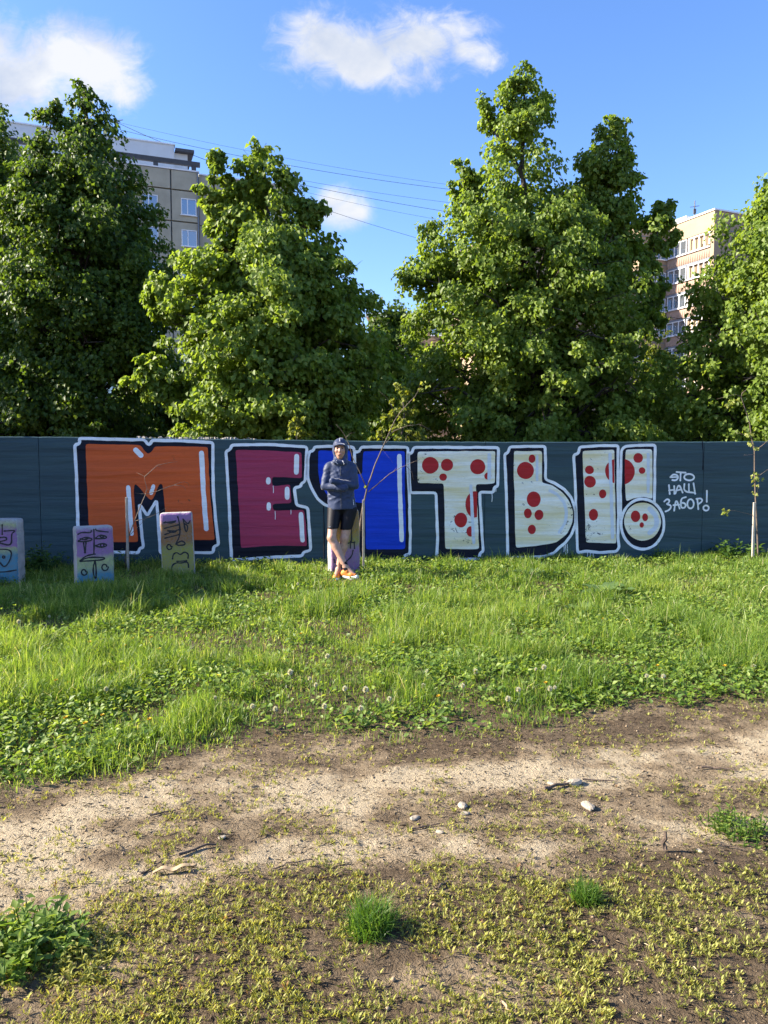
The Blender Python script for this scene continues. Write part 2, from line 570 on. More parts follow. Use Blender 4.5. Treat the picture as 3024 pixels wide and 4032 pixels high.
def chaikin(pts, closed, it=2):
    for _ in range(it):
        out = []
        n = len(pts)
        rng = range(n) if closed else range(n - 1)
        if not closed: out.append(pts[0])
        for i in rng:
            a, b = pts[i], pts[(i + 1) % n]
            k = 0.25
            ln = math.hypot(b[0] - a[0], b[1] - a[1])
            k = min(0.25, 0.02 / max(ln, 1e-6)) if it == 2 else 0.25
            out.append((a[0] + (b[0] - a[0]) * k, a[1] + (b[1] - a[1]) * k))
            out.append((b[0] + (a[0] - b[0]) * k, b[1] + (a[1] - b[1]) * k))
        if not closed: out.append(pts[-1])
        pts = out
    return pts


def resample(pts, closed, step):
    P = [Vector((p[0], p[1])) for p in pts]
    if closed: P = P + [P[0]]
    out = []
    for a, b in zip(P[:-1], P[1:]):
        n = max(1, int((b - a).length / step))
        for i in range(n): out.append(a + (b - a) * (i / n))
    if not closed: out.append(P[-1])
    return out


def jit(p, amp, seed=0):
    return (p[0] + amp * 2 * (float(vnoise(p[0] * 9, p[1] * 9, 31 + seed)) - 0.5), p[1] + amp * 2 * (float(vnoise(p[0] * 9, p[1] * 9, 47 + seed)) - 0.5))


def sheet(name, poly, off, mat, parent, amp=0.004, round_it=2):
    pts = chaikin(poly, True, round_it) if round_it else poly
    pts = [jit(p, amp) for p in resample(pts, True, 0.035)]
    tris = tessellate_polygon([[Vector((p[0], p[1], 0)) for p in pts]])
    V = [(p[0], -off, p[1]) for p in pts]
    T = []
    for a, b, c in tris:
        ax, az = pts[a]; bx, bz = pts[b]; cx, cz = pts[c]
        if (bx - ax) * (cz - az) - (bz - az) * (cx - ax) < 0: b, c = c, b
        T.append((a, b, c))
    return mesh_np(name, V, T, mat, parent)


def ribbon(name, poly, w, off, mat, parent, closed=False, amp=0.0028,  rnd_it=2, step=0.03, wvar=0.10, mbs=None, doff=0.0):
    pts = chaikin(poly, closed, rnd_it) if rnd_it else poly
    pts = [Vector(jit(p, amp, 3)) for p in resample(pts, closed, step)]
    n = len(pts)
    V = []; Q = []
    for i, p in enumerate(pts):
        a = pts[(i - 1) % n] if (closed or i > 0) else p
        b = pts[(i + 1) % n] if (closed or i < n - 1) else p
        t = (b - a)
        t = t.normalized() if t.length > 1e-9 else Vector((1, 0))
        nn = Vector((-t.y, t.x))
        hw = w / 2 * (1 + wvar * 2 * (float(vnoise(i * 0.35, w * 50, 9)) - 0.5))
        V += [(p.x + nn.x * hw, -off, p.y + nn.y * hw), (p.x - nn.x * hw, -off, p.y - nn.y * hw)]
    rng = range(n) if closed else range(n - 1)
    for i in rng:
        j = (i + 1) % n
        Q.append((2 * i, 2 * i + 1, 2 * j + 1, 2 * j))
    faces = [(q[0], q[1], q[2], q[3]) for q in Q]
    if not closed:                 # round spray-can ends
        for (i, sgn) in ((0, -1), (n - 1, 1)):
            p = pts[i]; q = pts[1] if i == 0 else pts[n - 2]
            t = (p - q).normalized(); nn = Vector((-t.y, t.x)); hw = w / 2
            base = len(V)
            for k in range(0, 9):
                an = -math.pi / 2 + math.pi * k / 8
                V.append((p.x + (t.x * math.cos(an) + nn.x * math.sin(an)) * hw, -off, p.y + (t.y * math.cos(an) + nn.y * math.sin(an)) * hw))
            faces.append(tuple(range(base, base + 9)))
    me = bpy.data.meshes.new(name)
    if mbs is not None:
        mbs.add(V, faces)
        return None
    me.from_pydata(V, [], faces); me.materials.append(mat); me.update()
    o = bpy.data.objects.new(name, me); COL.objects.link(o); o.parent = parent
    return o


K = 800 / 1659
def z1(p): return wsz(200 + p[0] * K, 1680 + p[1] * K)
def z2(p): return wsz(840 + p[0] * K, 1680 + p[1] * K)
def z3(p): return wsz(1560 + p[0] * K, 1680 + p[1] * K)
def z4(p): return wsz(2224 + p[0] * K, 1680 + p[1] * K)
WPX = K * 11.4 / F_PX              # one zoom pixel in metres on the wall


def ell(cx, cy_, rx, ry=None, n=40, a0=0, a1=2 * math.pi):
    ry = ry or rx
    return [(cx + rx * math.cos(a0 + (a1 - a0) * k / n), cy_ + ry * math.sin(a0 + (a1 - a0) * k / n)) for k in range(n)]


def clip_x(poly, lim, keep_less):
    out = []
    n = len(poly)
    ins = lambda p: (p[0] <= lim) == keep_less
    for i in range(n):
        a, b = poly[i], poly[(i + 1) % n]
        if ins(a): out.append(a)
        if ins(a) != ins(b):
            t = (lim - a[0]) / (b[0] - a[0])
            out.append((lim, a[1] + (b[1] - a[1]) * t))
    return out


def letter(name, label, z, outline, fills, fmat, highs, dots=(), hmat=None, ow=24, extra=(), noline=False):
    sh = sheet(name, [z(p) for p in outline], 0.0015, M_navy, wall)
    sh['label'] = label
    if not noline:
        ribbon('outline', [z(p) for p in outline], ow * WPX, 0.0030, M_white, sh, closed=True)
    for e in extra:
        ribbon('outline', [z(p) for p in e], ow * WPX, 0.0034, M_white, sh)
    for f in fills:
        sheet('fill', [z(p) for p in f], 0.0038, fmat, sh)
    for i, d in enumerate(dots):
        sheet('red_spot', [z(p) for p in d], 0.0046 + 0.0002 * (i % 3), M_red, sh, amp=0.003, round_it=0)
    for i, h in enumerate(highs):
        ribbon('highlight', [z(p) for p in h[:-1]], h[-1] * WPX, 0.0056, hmat or M_white, sh, step=0.02)
    return sh


letter('painted_letter', 'orange letter M with navy shadow', z1,
       [(232, 95), (500, 103), (765, 108), (795, 148), (812, 142), (830, 110), (1100, 118), (1325, 130), (1322, 300), (1330, 560), (1345, 760), (1372, 965), (1332, 975), (1325, 1028), (1180, 1028), (893, 1032), (885, 880), (872, 690), (866, 600), (838, 645), (820, 672), (788, 728), (722, 630), (735, 800), (756, 985), (725, 992), (715, 1030), (500, 1022), (236, 1015), (222, 800), (215, 560), (205, 300), (195, 150), (238, 138)],
       [[(285, 140), (735, 150), (765, 195), (790, 220), (805, 220), (830, 200), (850, 160), (1285, 165), (1290, 350), (1305, 600), (1340, 925), (950, 925), (935, 700), (915, 480), (905, 465), (885, 470), (850, 560), (820, 605), (770, 555), (720, 490), (685, 465), (678, 540), (690, 720), (715, 942), (480, 942), (318, 940), (310, 790), (300, 560), (290, 300)]],
       M_orange, [((695, 190), (735, 232), 40), ((1232, 215), (1245, 500), (1270, 835), 38), ((632, 495), (645, 650), (662, 875), 32), ((838, 485), (820, 542), 28)])
letter('painted_letter', 'magenta letter E with navy shadow', z2,
       [(150, 150), (450, 145), (765, 165), (758, 300), (752, 445), (718, 465), (712, 490), (660, 500), (680, 640), (770, 660), (785, 850), (795, 1010), (735, 1025), (725, 1055), (500, 1065), (300, 1080), (148, 1090), (140, 900), (128, 600), (115, 400), (103, 200), (140, 185)],
       [[(180, 188), (450, 195), (720, 210), (722, 420), (490, 408), (480, 420), (478, 470), (500, 485), (628, 470), (638, 625), (500, 628), (485, 640), (487, 672), (510, 685), (740, 680), (755, 800), (765, 975), (500, 970), (225, 990), (212, 700), (195, 400)]],
       M_mag, [((680, 240), (678, 372), 38), ((450, 430), (450, 455), 34), ((603, 508), (603, 578), 36), ((452, 632), (452, 668), 32), ((715, 715), (728, 928), 36)])
letter('painted_letter', 'blue letter with two uprights behind the man', z2,
       [(825, 165), (980, 160), (1145, 165), (1152, 208), (1192, 203), (1205, 165), (1400, 165), (1590, 167), (1588, 300), (1600, 560), (1608, 900), (1605, 1040), (1560, 1050), (1548, 1095), (1190, 1092), (1175, 900), (1168, 690), (1050, 670), (960, 655), (908, 638), (850, 590), (800, 500), (772, 420), (770, 260), (785, 203), (818, 195)],
       [[(855, 195), (1118, 195), (1130, 380), (1215, 390), (1225, 200), (1565, 200), (1562, 500), (1572, 800), (1565, 1000), (1245, 1000), (1240, 622), (1050, 612), (930, 560), (870, 470), (857, 350)]],
       M_blue, [((1518, 240), (1524, 560), (1538, 925), 36)], extra=[[(1152, 208), (1156, 330)]])
letter('painted_letter', 'white letter T with red spots', z3,
       [(140, 170), (400, 168), (835, 170), (832, 300), (830, 485), (800, 495), (795, 535), (680, 535), (690, 700), (700, 870), (712, 1015), (685, 1032), (675, 1080), (500, 1085), (330, 1085), (338, 900), (330, 700), (325, 540), (115, 540), (105, 380), (100, 220), (130, 215)],
       [[(175, 205), (500, 200), (808, 200), (805, 465), (655, 470), (650, 500), (665, 700), (675, 1000), (400, 1000), (395, 700), (388, 465), (175, 460)]],
       M_cream, [((760, 230), (758, 425), 30), ((610, 485), (632, 945), 26)],
       dots=[ell(278, 315, 68), ell(415, 312, 50), ell(383, 412, 31), ell(665, 328, 62), ell(748, 402, 29), ell(527, 763, 52, 60), clip_x(ell(640, 635, 76, 108), 660, True), clip_x(ell(606, 855, 32, 42), 620, True)], hmat=M_lav)
letter('painted_letter', 'white letter with round belly and red spots', z3,
       [(925, 165), (1060, 160), (1215, 160), (1220, 300), (1218, 430), (1290, 460), (1370, 510), (1430, 580), (1465, 680), (1465, 790), (1430, 880), (1380, 950), (1330, 985), (1290, 1030), (1220, 1060), (1080, 1065), (910, 1070), (908, 900), (900, 600), (885, 225), (915, 210)],
       [[(960, 200), (1190, 198), (1190, 460), (1270, 475), (1350, 530), (1410, 600), (1443, 690), (1440, 780), (1400, 870), (1310, 945), (1200, 965), (975, 990), (968, 700), (965, 500), (958, 430)]],
       M_cream, [((1150, 240), (1150, 435), 22), ((1255, 520), (1320, 560), (1370, 620), (1390, 690), (1380, 780), (1330, 860), 26)],
       dots=[ell(1055, 358, 70), ell(1108, 262, 28, 34), ell(1122, 592, 57, 64), ell(1075, 707, 32, 40), ell(1165, 720, 36, 42), ell(1107, 838, 32, 38)], hmat=M_lav)
letter('painted_letter', 'white straight upright letter stroke with red spots', z4,
       [(120, 165), (270, 155), (435, 155), (432, 400), (437, 700), (432, 900), (445, 985), (420, 1020), (280, 1028), (170, 1016), (105, 1030), (95, 820), (85, 500), (72, 230), (110, 220)],
       [[(145, 200), (405, 188), (408, 500), (415, 800), (418, 955), (170, 945), (160, 600), (150, 400)]],
       M_cream, [((368, 225), (378, 550), (388, 905), 28)],
       dots=[ell(200, 353, 35), ell(205, 450, 48), ell(308, 548, 31, 36), ell(233, 718, 38, 48), clip_x(ell(445, 362, 118, 106), 404, True)], hmat=M_lav)
EX = letter('painted_letter', 'white exclamation mark bar with red spots', z4,
            [(462, 190), (490, 160), (600, 152), (738, 150), (735, 300), (730, 640), (600, 640), (458, 760), (452, 500)],
            [[(497, 186), (712, 183), (715, 590), (650, 572), (560, 585), (500, 610), (487, 400)]],
            M_cream, [((680, 225), (680, 530), 26)],
            dots=[ell(598, 256, 40), ell(630, 358, 27), clip_x(ell(462, 368, 108, 107), 488, False)], hmat=M_lav)
ed = sheet('painted_letter', [z4(p) for p in ell(633, 795, 176, 205)], 0.0064, M_navy, wall)
ed['label'] = 'round dot of the exclamation mark with three red spots'
ribbon('outline', [z4(p) for p in ell(633, 795, 176, 205)], 24 * WPX, 0.0072, M_white, ed, closed=True)
sheet('fill', [z4(p) for p in ell(633, 775, 150, 155)], 0.0076, M_cream, ed)
for dd in (ell(575, 732, 38, 48), ell(653, 740, 24, 32), ell(625, 803, 18, 22)):
    sheet('red_spot', [z4(p) for p in dd], 0.0084, M_red, ed, amp=0.003, round_it=0)
ribbon('highlight', [z4(p) for p in [(690, 670), (735, 720), (752, 780), (735, 830), (690, 865)]], 40 * WPX, 0.0088, M_lav, ed)

# hand-written line:  ЭТО НАШ ЗАБОР!
glyphs = [
    [[(862, 412), (884, 388), (918, 394), (927, 416), (908, 440), (878, 436)], [(872, 412), (922, 410)]],
    [[(912, 370), (986, 376)], [(946, 376), (942, 440)]],
    [ell(1015, 413, 41, 26, 22)],
    [[(850, 478), (856, 550)], [(892, 486), (894, 548)], [(850, 520), (893, 516)]],
    [[(902, 546), (930, 462), (962, 538)], [(908, 522), (950, 512)]],
    [[(976, 468), (972, 530), (1060, 540)], [(1012, 470), (1014, 534)], [(1050, 462), (1064, 548)]],
    [[(812, 610), (832, 590), (856, 600), (848, 622), (828, 632), (862, 640), (868, 660), (848, 684), (822, 693)]],
    [[(893, 686), (906, 586), (938, 668)], [(886, 642), (932, 636)]],
    [[(988, 576), (946, 588), (946, 662), (978, 664), (990, 638), (970, 620), (948, 624)]],
    [ell(1026, 630, 26, 37, 20)],
    [[(1080, 588), (1090, 674)], [(1074, 590), (1112, 584), (1124, 608), (1088, 634)]],
    [[(1160, 524), (1158, 614)], ell(1152, 665, 22, 21, 16)],
]
for g in glyphs:
    mbx = MB()
    for si, st in enumerate(g):
        closed = len(st) > 12
        ribbon('x', [z4(p) for p in st], 15 * WPX, 0.002 + 0.0006 * si, M_white, wall, closed=closed, amp=0.002, rnd_it=3, step=0.015, mbs=mbx)
    mbx.build('painted_character', M_white, wall)
# paint drips and a lavender joint smear
mbx = MB()
for zf, x0, y0, y1 in [(z3, 780, 545, 612), (z3, 812, 495, 530), (z3, 1382, 965, 1045), (z3, 1368, 970, 1020), (z3, 1396, 960, 1030), (z4, 182, 1018, 1065), (z4, 205, 1020, 1058), (z4, 228, 1020, 1072), (z2, 505, 690, 755), (z2, 632, 680, 715), (z2, 488, 485, 540)]:
    ribbon('x', [zf((x0, y0)), zf((x0 + 2, (y0 + y1) / 2)), zf((x0 + 1, y1))], 5 * WPX, 0.0068, M_white, wall, mbs=mbx, rnd_it=0)
mbx.build('paint_drips', M_white, wall)['kind'] = 'stuff'
mbx = MB()
for x0, y0, x1, y1 in [(2766, 1735, 2767, 1848), (1274, 1990, 1277, 2195)]:
    ribbon('x', [wsz(x0, y0), wsz((x0 + x1) / 2 + 2, (y0 + y1) / 2), wsz(x1, y1)], 0.016, 0.0010, M_navy, wall, mbs=mbx, rnd_it=0, wvar=0.4)
mbx.build('joint_crack', M_navy, wall)


# ------------------------------------------------------------------ apartment blocks
M_panel = simple_mat('grey_panel_concrete', (0.40, 0.365, 0.275), 0.85, 0.16, 0.7, 0.2, 12)
M_joint = simple_mat('panel_joint_sealant', (0.17, 0.195, 0.23), 0.8, 0.15, 3)
M_bwhite = simple_mat('roof_white_render', (0.62, 0.64, 0.66), 0.8, 0.06, 1.0)
M_frame = simple_mat('white_window_frame', (0.75, 0.76, 0.78), 0.45, 0.03, 3)
M_peach = simple_mat('peach_panel_concrete', (0.34, 0.25, 0.165), 0.85, 0.10, 0.8, 0.2, 14)
M_peachd = simple_mat('tan_balcony_concrete', (0.36, 0.25, 0.185), 0.85, 0.1, 1.0)
M_dark = simple_mat('dark_roof_metal', (0.06, 0.06, 0.065), 0.6, 0.2, 4)
M_cable = simple_mat('black_cable', (0.015, 0.016, 0.02), 0.6, 0.1, 4)
m_, nt_, b_ = new_mat('window_glass')
b_.inputs['Base Color'].default_value = (0.30, 0.34, 0.38, 1); b_.inputs['Roughness'].default_value = 0.05; b_.inputs['Metallic'].default_value = 0.75
b_.inputs['Specular IOR Level'].default_value = 1.0
M_glass = m_
m_, nt_, b_ = new_mat('curtained_glass')
v_ = coord(nt_)
w_ = noise_n(nt_, map_n(nt_, v_, (9, 9, 0.4)), 3, 3, 0.5)
L(nt_, ramp_n(nt_, w_, [(0.35, (0.10, 0.13, 0.16)), (0.65, (0.30, 0.36, 0.42))]), b_.inputs['Base Color'])
b_.inputs['Roughness'].default_value = 0.08
M_curt = m_


def window_meshes(w, h, cols, t=0.075):
    """white frame ring with mullions in the plane y=0, front towards -y; returns frame and pane meshes"""
    f = MB()
    f.box(-w / 2, w / 2, -0.05, 0.06, 0, t).box(-w / 2, w / 2, -0.05, 0.06, h - t, h)
    f.box(-w / 2, -w / 2 + t, -0.052, 0.058, t, h - t).box(w / 2 - t, w / 2, -0.052, 0.058, t, h - t)
    for c in cols:
        f.box(-w / 2 + c * w - t / 2, -w / 2 + c * w + t / 2, -0.054, 0.056, t, h - t)
    f.box(-w / 2 - 0.08, w / 2 + 0.08, -0.14, 0.02, -0.07, -0.002)
    p = MB().box(-w / 2 + t * .9, w / 2 - t * .9, 0.0, 0.02, t * .9, h - t * .9)
    return f, p


def as_mesh(mb, name, mat):
    me = bpy.data.meshes.new(name); me.from_pydata(mb.v, [], mb.f); me.materials.append(mat); me.update()
    return me


def put(name, me, parent, loc, rz=0):
    o = bpy.data.objects.new(name, me); COL.objects.link(o); o.parent = parent
    o.location = loc; o.rotation_euler = (0, 0, rz)
    return o


f_, p_ = window_meshes(1.35, 1.45, [0.42]); WF = as_mesh(f_, 'window_frame', M_frame); WP = as_mesh(p_, 'pane', M_glass)


def add_window(bld, loc, rz=0, fr=None, pn=None):
    w = put('window', fr or WF, bld, loc, rz)
    p = bpy.data.objects.new('pane', pn or WP); COL.objects.link(p); p.parent = w
    return w


# grey block, far left
KB = dpt(782, 679, 71.2)
LB = empty('apartment_block', (KB.x, KB.y, 0), math.radians(20.7), label='tall grey panel apartment block with rooftop structure behind the trees', cat='building')
HL = KB.z
ST = 2.75
MB().box(-46, 0.0, 0.25, 12, 0, HL - 0.05).box(0.0, 8.6, 0.85, 12, 0, HL - 0.05).build('core', M_joint, LB)
cols = [(-2.45, 0), (-6.7, -2.45)]
x = -6.7
while x > -44: cols.append((x - 3.3, x)); x -= 3.3
pm = {}
for (a, b) in cols:
    w = b - a
    for k in range(-1, 9):
        h0 = HL - 1.75 - ST * (k + 1); h1 = h0 + ST
        if k == -1: h0, h1 = HL - 1.75, HL
        key = (round(w, 3), k == -1)
        if key not in pm:
            hh = h1 - h0
            mb = MB(); e = 0.065
            mb.add([(e, 0.0, e), (w - e, 0.0, e), (w - e, 0.0, hh - e), (e, 0.0, hh - e), (e - .03, 0.27, e - .03), (w - e + .03, 0.27, e - .03), (w - e + .03, 0.27, hh - e + .03), (e - .03, 0.27, hh - e + .03)],
                   [(0, 1, 2, 3), (0, 4, 5, 1), (1, 5, 6, 2), (2, 6, 7, 3), (3, 7, 4, 0)])
            pm[key] = as_mesh(mb, 'wall_panel', M_panel)
        put('wall_panel', pm[key], LB, (a, 0, h0))
        if k >= 0:
            add_window(LB, ((a + b) / 2 + 0.30, -0.012, h0 + 0.62))
for k in range(-1, 9):
    for (a, b) in [(0.06, 4.2), (4.2, 8.5)]:
        h0 = HL - 1.75 - ST * (k + 1); hh = ST
        if k == -1: h0, hh = HL - 1.75, 1.75
        key = (round(b - a, 3), k == -1, 'r')
        if key not in pm:
            e = .035
            pm[key] = as_mesh(MB().box(e, b - a - e, 0, 0.3, e, hh - e), 'wall_panel', M_panel)
        put('wall_panel', pm[key], LB, (a, 0.6, h0))
        if k >= 0: add_window(LB, ((a + b) / 2, 0.588, h0 + 0.62))
MB().box(-0.16, -0.04, -0.12, -0.005, 0, HL).build('downpipe', M_joint, LB)
# parapet coping, rail beam on stubs, roof house with canopy
MB().box(-46, 0.05, -0.06, 0.4, HL - 0.02, HL + 0.10).build('parapet_coping', M_frame, LB)
MB().box(0.07, 8.65, 0.52, 1.0, HL - 0.02, HL + 0.10).build('parapet_coping', M_frame, LB)
mb = MB().box(-46, 0.15, 0.05, 0.35, HL + 0.52, HL + 0.92)
for i in range(14): mb.box(-0.6 - i * 3.3, -0.2 - i * 3.3, 0.08, 0.32, HL + 0.098, HL + 0.521)
mb.build('roof_rail', M_dark, LB)
rh = MB().box(-22, -1.75, 3.5, 9, HL - 0.1, HL + 3.4).build('roof_house', M_bwhite, LB)
MB().box(-22.1, -1.65, 3.4, 9.1, HL + 3.4, HL + 3.52).build('roof_edge', M_frame, rh)
MB().box(-1.73, -0.5, 3.8, 8, HL - 0.1, HL + 2.85).build('stair_head', M_bwhite, rh)
MB().box(-1.64, 0.05, 3.2, 8.4, HL + 2.86, HL + 3.12).build('canopy', M_dark, rh)
# antenna mast on that roof with guy lines
am = dpt(459, 470, 75.0)
at_ = empty('roof_antenna', (am.x, am.y, HL + 3.5), label='thin antenna mast on the roof house of the grey block', cat='antenna')
base = Vector((am.x, am.y, HL + 3.5)); top = am - base
MB().tube([(0, 0, -0.4), (0, 0, top.z)], 0.07, 6).build('mast', M_dark, at_)
MB().tube([(-.7, 0, top.z - 0.2), (0.6, 0, top.z - .05)], 0.04, 5).build('crossbar', M_dark, at_)
MB().box(-.16, .16, -.1, .1, top.z - .7, top.z - .3).build('amplifier_box', M_dark, at_)

# peach block, right
PB = dpt(2815, 827, 80.0)
HR = PB.z
RB = empty('apartment_block', (PB.x, PB.y, 0), math.atan2(2, 4.7), label='peach apartment block with glazed loggias seen between two trees', cat='building')
MB().box(0.25, 16, 0, 19, 0, HR).build('wall', M_peach, RB)
MB().box(-3.75, 0.26, 6.6, 19, 0, HR - 0.05).build('wall', M_peach, RB)
MB().box(-17, -3.74, 10.5, 24, 0, HR - 0.35).build('wall', M_peach, RB)
MB().box(-0.12, 16.1, -0.1, 19.1, HR, HR + 0.16).build('roof_edge', M_frame, RB)
MB().box(-3.85, -0.125, 6.5, 19.1, HR - 0.05, HR + 0.10).build('roof_edge', M_frame, RB)
MB().box(0.0, 0.26, 0.0, 6.6, HR - 1.85, HR - 0.001).build('parapet_band', M_peach, RB)
MB().box(0.0, 0.255, 0.0, 0.42, 0, HR - 1.851).build('corner_pier', M_peach, RB)
for k in range(8):
    MB().box(0.5, 16.0, -0.03, 0.002, HR - 1.9 - 2.8 * k, HR - 1.82 - 2.8 * k).build('panel_joint', M_joint, RB)
    MB().box(-3.74, -0.05, 6.57, 6.602, HR - 1.3 - 2.8 * k, HR - 1.22 - 2.8 * k).build('panel_joint', M_joint, RB)
f_, p_ = window_meshes(2.95, 1.5, [0.27, 0.5, 0.74], 0.1); LF1 = as_mesh(f_, 'loggia_frame', M_frame); LP1 = as_mesh(p_, 'pane', M_curt)
f_, p_ = window_meshes(2.7, 1.5, [0.34, 0.66], 0.1); LF2 = as_mesh(f_, 'loggia_frame', M_frame); LP2 = as_mesh(p_, 'pane', M_glass)
rib = MB().add([(-.12, 0, 0), (.12, 0, 0), (0, -.13, 0.12), (-.04, 0, .88), (.04, 0, .88), (0, -.03, .80)], [(0, 2, 5, 3), (2, 1, 4, 5), (0, 1, 2), (3, 5, 4)])
RIB = as_mesh(rib, 'rib', M_peachd)
for k in range(6):
    zt = HR - 1.95 - 2.8 * k       # top of the glazing
    put('loggia_window', LF1, RB, (0.02, 1.98, zt - 1.5), -math.pi / 2)
    w = RB.children[-1]
    for (yc, fr, pn) in ((1.98, None, LP1 if k % 2 == 0 else LP2), (5.02, LF2, LP1 if k % 2 else LP2)):
        if fr is None: o = w
        else: o = put('loggia_window', fr, RB, (0.02, yc, zt - 1.5), -math.pi / 2)
        p = bpy.data.objects.new('pane', LP1 if fr is None else LP2); COL.objects.link(p); p.parent = o
        if pn is M_glass: pass
    MB().box(0.05, 0.3, 0.42, 6.58, zt - 2.62, zt - 1.58).build('balcony_rail', M_peachd, RB)
    MB().box(-0.06, 0.3, 0.421, 6.58, zt - 2.80, zt - 2.625).build('balcony_slab', M_joint, RB)
    for i in range(19):
        put('rib', RIB, RB, (0.05, 0.65 + i * 0.315, zt - 2.6), -math.pi / 2)
    add_window(RB, (-0.75, 6.585, zt - 1.55))
    add_window(RB, (-2.9, 6.585, zt - 1.55))
ant = dpt(2736, 790, 86.0)
ra = empty('roof_antenna', (ant.x, ant.y, HR + 0.1), label='antenna mast on the roof of the peach block', cat='antenna')
MB().tube([(0, 0, -0.2), (0, 0, ant.z - HR - 0.1)], 0.06, 6).build('mast', M_dark, ra)
MB().tube([(-.5, 0, ant.z - HR - .8), (.5, 0, ant.z - HR - .65)], 0.035, 5).build('crossbar', M_dark, ra)
MB().box(-.12, .14, -.1, .1, ant.z - HR - 1.5, ant.z - HR - 1.0).build('amplifier_box', M_dark, ra)
MB().box(4, 9, 8, 13, HR + 0.159, HR + 2.2).build('roof_house', M_bwhite, RB)

# lower pale block glimpsed through the crowns
q0 = dpt(1450, 1250, 100.0)
CB = empty('apartment_block', (q0.x, 100, 0), math.radians(-4), label='lower pale pink block glimpsed through the middle crowns', cat='building')
MB().box(0, 46, 0, 13, 0, q0.z).build('wall', M_peach, CB)
MB().box(-0.3, 46.3, -0.3, 13.3, q0.z, q0.z + 0.5).build('roof_edge', M_frame, CB)
for k in range(6):
    for i in range(13):
        add_window(CB, (1.9 + i * 3.4, -0.012, q0.z - 2.4 - 2.9 * k))

# overhead wires between the roofs
zs = 2100 / 1659
for i, (a, b, sag, lab) in enumerate([
        ((365, 380), (1500, 588), 0.5, 'uppermost faint wire strung between the rooftops'),
        ((365, 402), (1500, 600), 0.6, 'second rooftop wire from the top across the sky'),
        ((700, 515), (1500, 642), 0.3, 'rooftop wire passing just above the small cloud'),
        ((700, 520), (1500, 675), 0.3, 'rooftop wire grazing the top of the small cloud'),
        ((800, 560), (1500, 705), 0.3, 'thin rooftop wire crossing the small cloud'),
        ((820, 585), (1500, 795), 0.3, 'lowest rooftop wire sloping down to the tall tree'),
        ((366, 382), (760, 540), 0.2, 'guy wire slanting down from the antenna mast')]):
    A = dpt(a[0] * zs, a[1] * zs, 75.0); B = dpt(b[0] * zs, b[1] * zs, 82.0 if i < 6 else 74.0)
    pts = [A.lerp(B, t / 14) - Vector((0, 0, sag * 4 * (t / 14) * (1 - t / 14))) for t in range(15)]
    o = MB().tube([p - A for p in pts], [0.012, 0.02, 0.014, 0.02, 0.012, 0.018, 0.024][i], 4).build('overhead_wire', M_cable)
    o.location = A
    set_props(o, lab, 'wire', 'wires across the sky')

# ------------------------------------------------------------------ trees
LM = {
    'dark': leaf_mat('shaded_linden_leaf', [(0, (0.040, 0.080, 0.011)), (0.5, (0.075, 0.130, 0.017)), (1, (0.130, 0.190, 0.028))], 0.45),  # darker linden greens: shade on the left trees is put into the leaf colour
    'mid': leaf_mat('sunlit_linden_leaf', [(0, (0.085, 0.135, 0.014)), (0.5, (0.142, 0.215, 0.030)), (1, (0.240, 0.315, 0.062))], 0.48),  # same linden foliage brightened, sunlight put into the leaf colour
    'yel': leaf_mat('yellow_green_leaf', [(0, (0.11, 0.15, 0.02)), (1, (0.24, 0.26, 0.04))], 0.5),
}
M_bark = simple_mat('bark', (0.055, 0.045, 0.038), 0.95, 0.35, 9, 0.8, 30)


def norm(a):
    return a / np.maximum(np.linalg.norm(a, axis=-1, keepdims=True), 1e-9)


def leaves(P, AX, NR, ln, wd, fold=0.25):
    """folded pointed-oval leaves: P base points, AX direction base to tip, NR face normal"""
    n = len(P)
    AX = norm(AX); NR = norm(NR - AX * np.sum(NR * AX, 1, keepdims=True)); SD = np.cross(AX, NR)
    ln = np.broadcast_to(np.asarray(ln, float), (n,))[:, None]; wd = np.broadcast_to(np.asarray(wd, float), (n,))[:, None]
    mid = P + AX * ln * 0.42
    v0 = P; v1 = mid + SD * wd * 0.5 + NR * wd * fold; v2 = P + AX * ln - NR * ln * 0.12; v3 = mid - SD * wd * 0.5 + NR * wd * fold
    V = np.stack([v0, v1, v2, v3], 1).reshape(-1, 3)
    i = np.arange(n)[:, None] * 4
    T = np.concatenate([i + [[0, 2, 1]], i + [[0, 3, 2]]], 1).reshape(-1, 3)
    return V, T


class Prof:
    """crown profile: list of (z, xl, xr) from top to bottom at distance Y"""
    def __init__(self, rows, Y, depth=0.9):
        pts = []
        for y, xl, xr in rows:
            a = dpt(xl * D, y * D, Y); b = dpt(xr * D, y * D, Y)
            pts.append((a.z, a.x, b.x))
        pts.sort()
        self.z = np.array([p[0] for p in pts]); self.l = np.array([p[1] for p in pts]); self.r = np.array([p[2] for p in pts])
        self.Y = Y; self.depth = depth

    def at(self, z):
        l = np.interp(z, self.z, self.l); r = np.interp(z, self.z, self.r)
        return (l + r) / 2, (r - l) / 2


